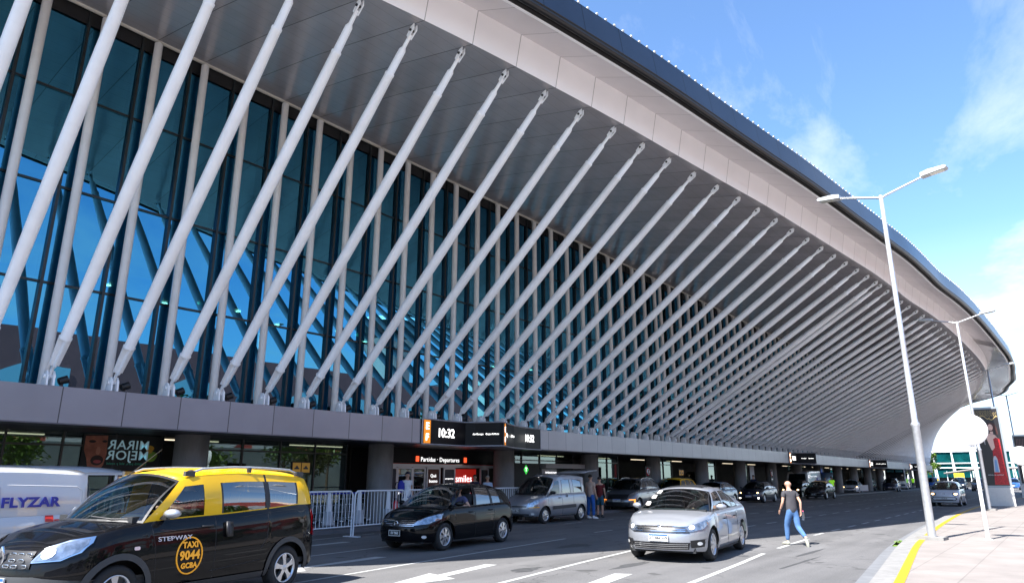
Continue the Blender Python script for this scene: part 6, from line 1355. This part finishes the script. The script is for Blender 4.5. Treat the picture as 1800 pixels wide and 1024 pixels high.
# ------------------------------------------------------------------ beyond the end of the road
def far_terminal():
    o = thing('far_terminal', 'low distant terminal with green-blue glass under a flat grey roof', 'building', (-8, 172, 0))
    MB().box((4, 8, 7.9), (40, 22, 1.5)).build('roof', mat('far_roof', (.32, .34, .38), .5), o)
    G_f = mat('far_glass', (.01, .16, .17), .10, .75, noise=.5, nscale=.5)
    for k in range(12): MB().box((-15.6 + k * 3.3, -2.6, 4.4), (3.1, .2, 5.2)).build('window', G_f, o)
    for k in range(13): MB().tube((-17.2 + k * 3.3 + .5, -3.0, .2), (-17.2 + k * 3.3, -3.0, 7.2), .14, n=6).build('mast', M_white, o)
    for zz in (4.6, 3.7): MB().box((4, -2.95, zz), (40, .2, .16)).build('floor_band', M_white, o)
    MB().box((4, -2.9, 6.95), (40, .3, .22)).build('cornice', M_white, o); MB().box((4, 4, .9), (40, 12, 1.8)).build('plinth', M_dark, o)
    return o
far_terminal()
cp = thing('canopy', 'low white canopy on thin posts in front of the distant terminal', 'canopy', (-11, 160, 0)); cpm = MB(); cpm.grid([[(xx, yy, 2.7 + .9 * min(1, max(0, (xx + 8) / 6)) - .02 * yy * yy * .2) for yy in (-3, 0, 3)] for xx in [-8 + i for i in range(19)]]); cpm.build('roof', mat('canopy_beige', (.20, .18, .17), .6), cp).modifiers.new('t', 'SOLIDIFY').thickness = .25
for k in range(10): MB().tube((-7.5 + k * 1.9, -2.5, 0), (-7.5 + k * 1.9, -2.5, 2.9), .06, n=6).build('post', M_white, cp)
ysn = thing('yellow_sign', 'small yellow sign board above the far traffic', 'sign', (-15.6, 148, 0)); MB().box((0, 0, 2.15), (1.55, .1, .75)).build('board', mat('sign_yellow', (.8, .55, .02), .5), ysn); MB().tube((0, .05, 0), (0, .05, 1.8), .05).build('post', M_steel, ysn)
# ------------------------------------------------------------------ trees
M_bark = mat('bark', (.09, .065, .045), .9, noise=.3, nscale=6)
def leafmat(n, c):
    m = mat(n, c, .55, noise=.45, nscale=1.3); return m
def tree(label, x, y, h, r, m, n=1500, seed=1, name='tree', group=None, ls=.30):
    rnd = random.Random(seed); o = thing(name, label, 'tree', (x, y, 0), 0, group); t = MB(); t.path([(0, 0, 0), (.06, .03, h * .25), (-.05, .05, h * .5), (0, 0, h * .8)], [.16 * h / 7, .12 * h / 7, .09 * h / 7, .03], 8)
    cl = []
    for k in range(14):
        a = rnd.random() * 6.28; rr = r * (.35 + .6 * rnd.random()); zz = h * (.42 + .5 * rnd.random()); p = Vector((math.cos(a) * rr * (1.1 - zz / h * .5), math.sin(a) * rr * (1.1 - zz / h * .5), zz)); cl.append((p, r * (.28 + .22 * rnd.random()))); t.path([(0, 0, zz * .65), p * .6 + Vector((0, 0, zz * .32)), p], [.05 * h / 7, .035, .015], 5)
    t.build('trunk', M_bark, o); lf = MB()
    for k in range(n):
        p, cr = rnd.choice(cl); d = Vector((rnd.gauss(0, 1), rnd.gauss(0, 1), rnd.gauss(0, .8))); d.normalize(); q = p + d * cr * rnd.random() ** .4
        a = Vector((rnd.gauss(0, 1), rnd.gauss(0, 1), rnd.gauss(0, .6))).normalized() * ls * (.6 + .8 * rnd.random()); b = a.cross(Vector((rnd.random(), rnd.random(), 1))).normalized() * ls * .5
        lf.add([q - a * .5, q + b * .5, q + a * .5, q - b * .5], [(0, 1, 2, 3)])
    lf.build('crown', m, o); return o
L1 = leafmat('leaf_green', (.07, .13, .025)); L2 = leafmat('leaf_olive', (.10, .11, .03)); L3 = leafmat('leaf_bright', (.12, .20, .03))
tree('green tree standing at the far end of the terminal beside the distant glass building', -20.2, 152, 6.6, 1.6, L3, 1400, 5, ls=.42)
random.seed(11)
for i in range(15): tree('leafy street tree on the island opposite the terminal, behind the camera', 14 + (i % 3) * 3.2, -6 + i * 4.9, 6.2 + (i * 37 % 5) * .5, 2.7, (L1, L2, L3)[i % 3], 1500, 20 + i, group='street trees on the island opposite the terminal', ls=.42)
gw = MB(); rr_ = random.Random(4)
for i in range(55): a = rr_.random() * 6.28; gw.add([(-3.62 + .16 * rr_.gauss(0, .5), 20.6 + .25 * rr_.gauss(0, .6), .006), (-3.60 + .16 * rr_.gauss(0, .6), 20.62 + .25 * rr_.gauss(0, .6), .006), (-3.6 + .18 * rr_.gauss(0, .6), 20.6 + .25 * rr_.gauss(0, .6), .05 + .10 * rr_.random())], [(0, 1, 2)])
tag(gw.build('weeds', L3), 'small green weeds growing in the gutter by the nearest lamp post', 'weeds', kind='stuff')
# ------------------------------------------------------------------ the buildings across the road, seen mirrored in the glass, plus one unseen block
hb = thing('airport_annex', 'long red and white building across the road with cream ends, mirrored in the terminal glass', 'building', (34, 45, 0))
MB().box((0, 0, 6.9), (12, 64, 13.8)).build('wall', mat('annex_red', (.62, .12, .09), .7, noise=.12, nscale=.4), hb)
for k in range(9):
    for j in range(3):
        if (k * 3 + j * 5) % 7 < 5: MB().prism([(-2.6, -1.3), (1.2, -1.5), (2.6, -.4), (2.5, 1.3), (-.8, 1.5), (-2.6, .6)], (-6.06, -27 + k * 6.7 + j * 1.1, 2.2 + j * 3.6), (0, 1, 0), (0, 0, 1), (-1, 0, 0), .04).build('white_panel', mat('annex_white', (.70, .70, .68), .6), hb)
MB().box((-6.2, 0, 2.4), (.5, 64, 4.8)).build('plinth', mat('annex_added_grey', (.24, .27, .26), .7, noise=.25, nscale=.5), hb); MB().box((-1, -36, 7.4), (14, 9, 14.8)).build('end_block', mat('annex_cream', (.62, .55, .45), .7, noise=.1), hb); MB().box((-1, 37, 7.8), (14, 12, 15.6)).build('end_block', MC['annex_cream'], hb)  # grey base wall added to keep red out of the lower glass reflections
for k in range(3):
    for j in range(4): MB().box((-8.02, -38.6 + k * 2.6, 2.4 + j * 3.1), (.06, 1.3, 1.5)).build('window', M_cg, hb)
ct = thing('control_tower', 'cream airport control tower with a glazed cab and radio mast across the road', 'tower', (36, 66, 0))
MB().lathe([(3.0, 0), (2.8, 18), (4.2, 20), (4.4, 20.4)], n=10).build('shaft', MC['annex_cream'], ct); MB().lathe([(4.0, 20.4), (4.6, 23)], n=10).build('cab_window', M_cg, ct); MB().lathe([(4.8, 23), (4.6, 23.6), (0, 24)], n=10).build('roof', M_white, ct)
for k in range(6): MB().tube((0, 0, 24 + k * 1.6), (0, 0, 25.6 + k * 1.6), .22).build('mast_section', M_red if k % 2 else M_white, ct)
hb2 = thing('reflection_block', 'unseen grey block added across the road to darken reflections in car paint', 'building', (36, -30, 0)); MB().box((0, 0, 4.5), (14, 70, 9)).build('wall', mat('reflection_block_wall', (.33, .34, .36), .7, noise=.1, nscale=.3), hb2); MB().prism([(-7.5, 0), (7.5, 0), (0, 2.5)], (0, -35, 9), (1, 0, 0), (0, 0, 1), (0, 1, 0), 70).build('roof', M_roof, hb2)  # unseen block added so car paint mirrors less bright ground and sky
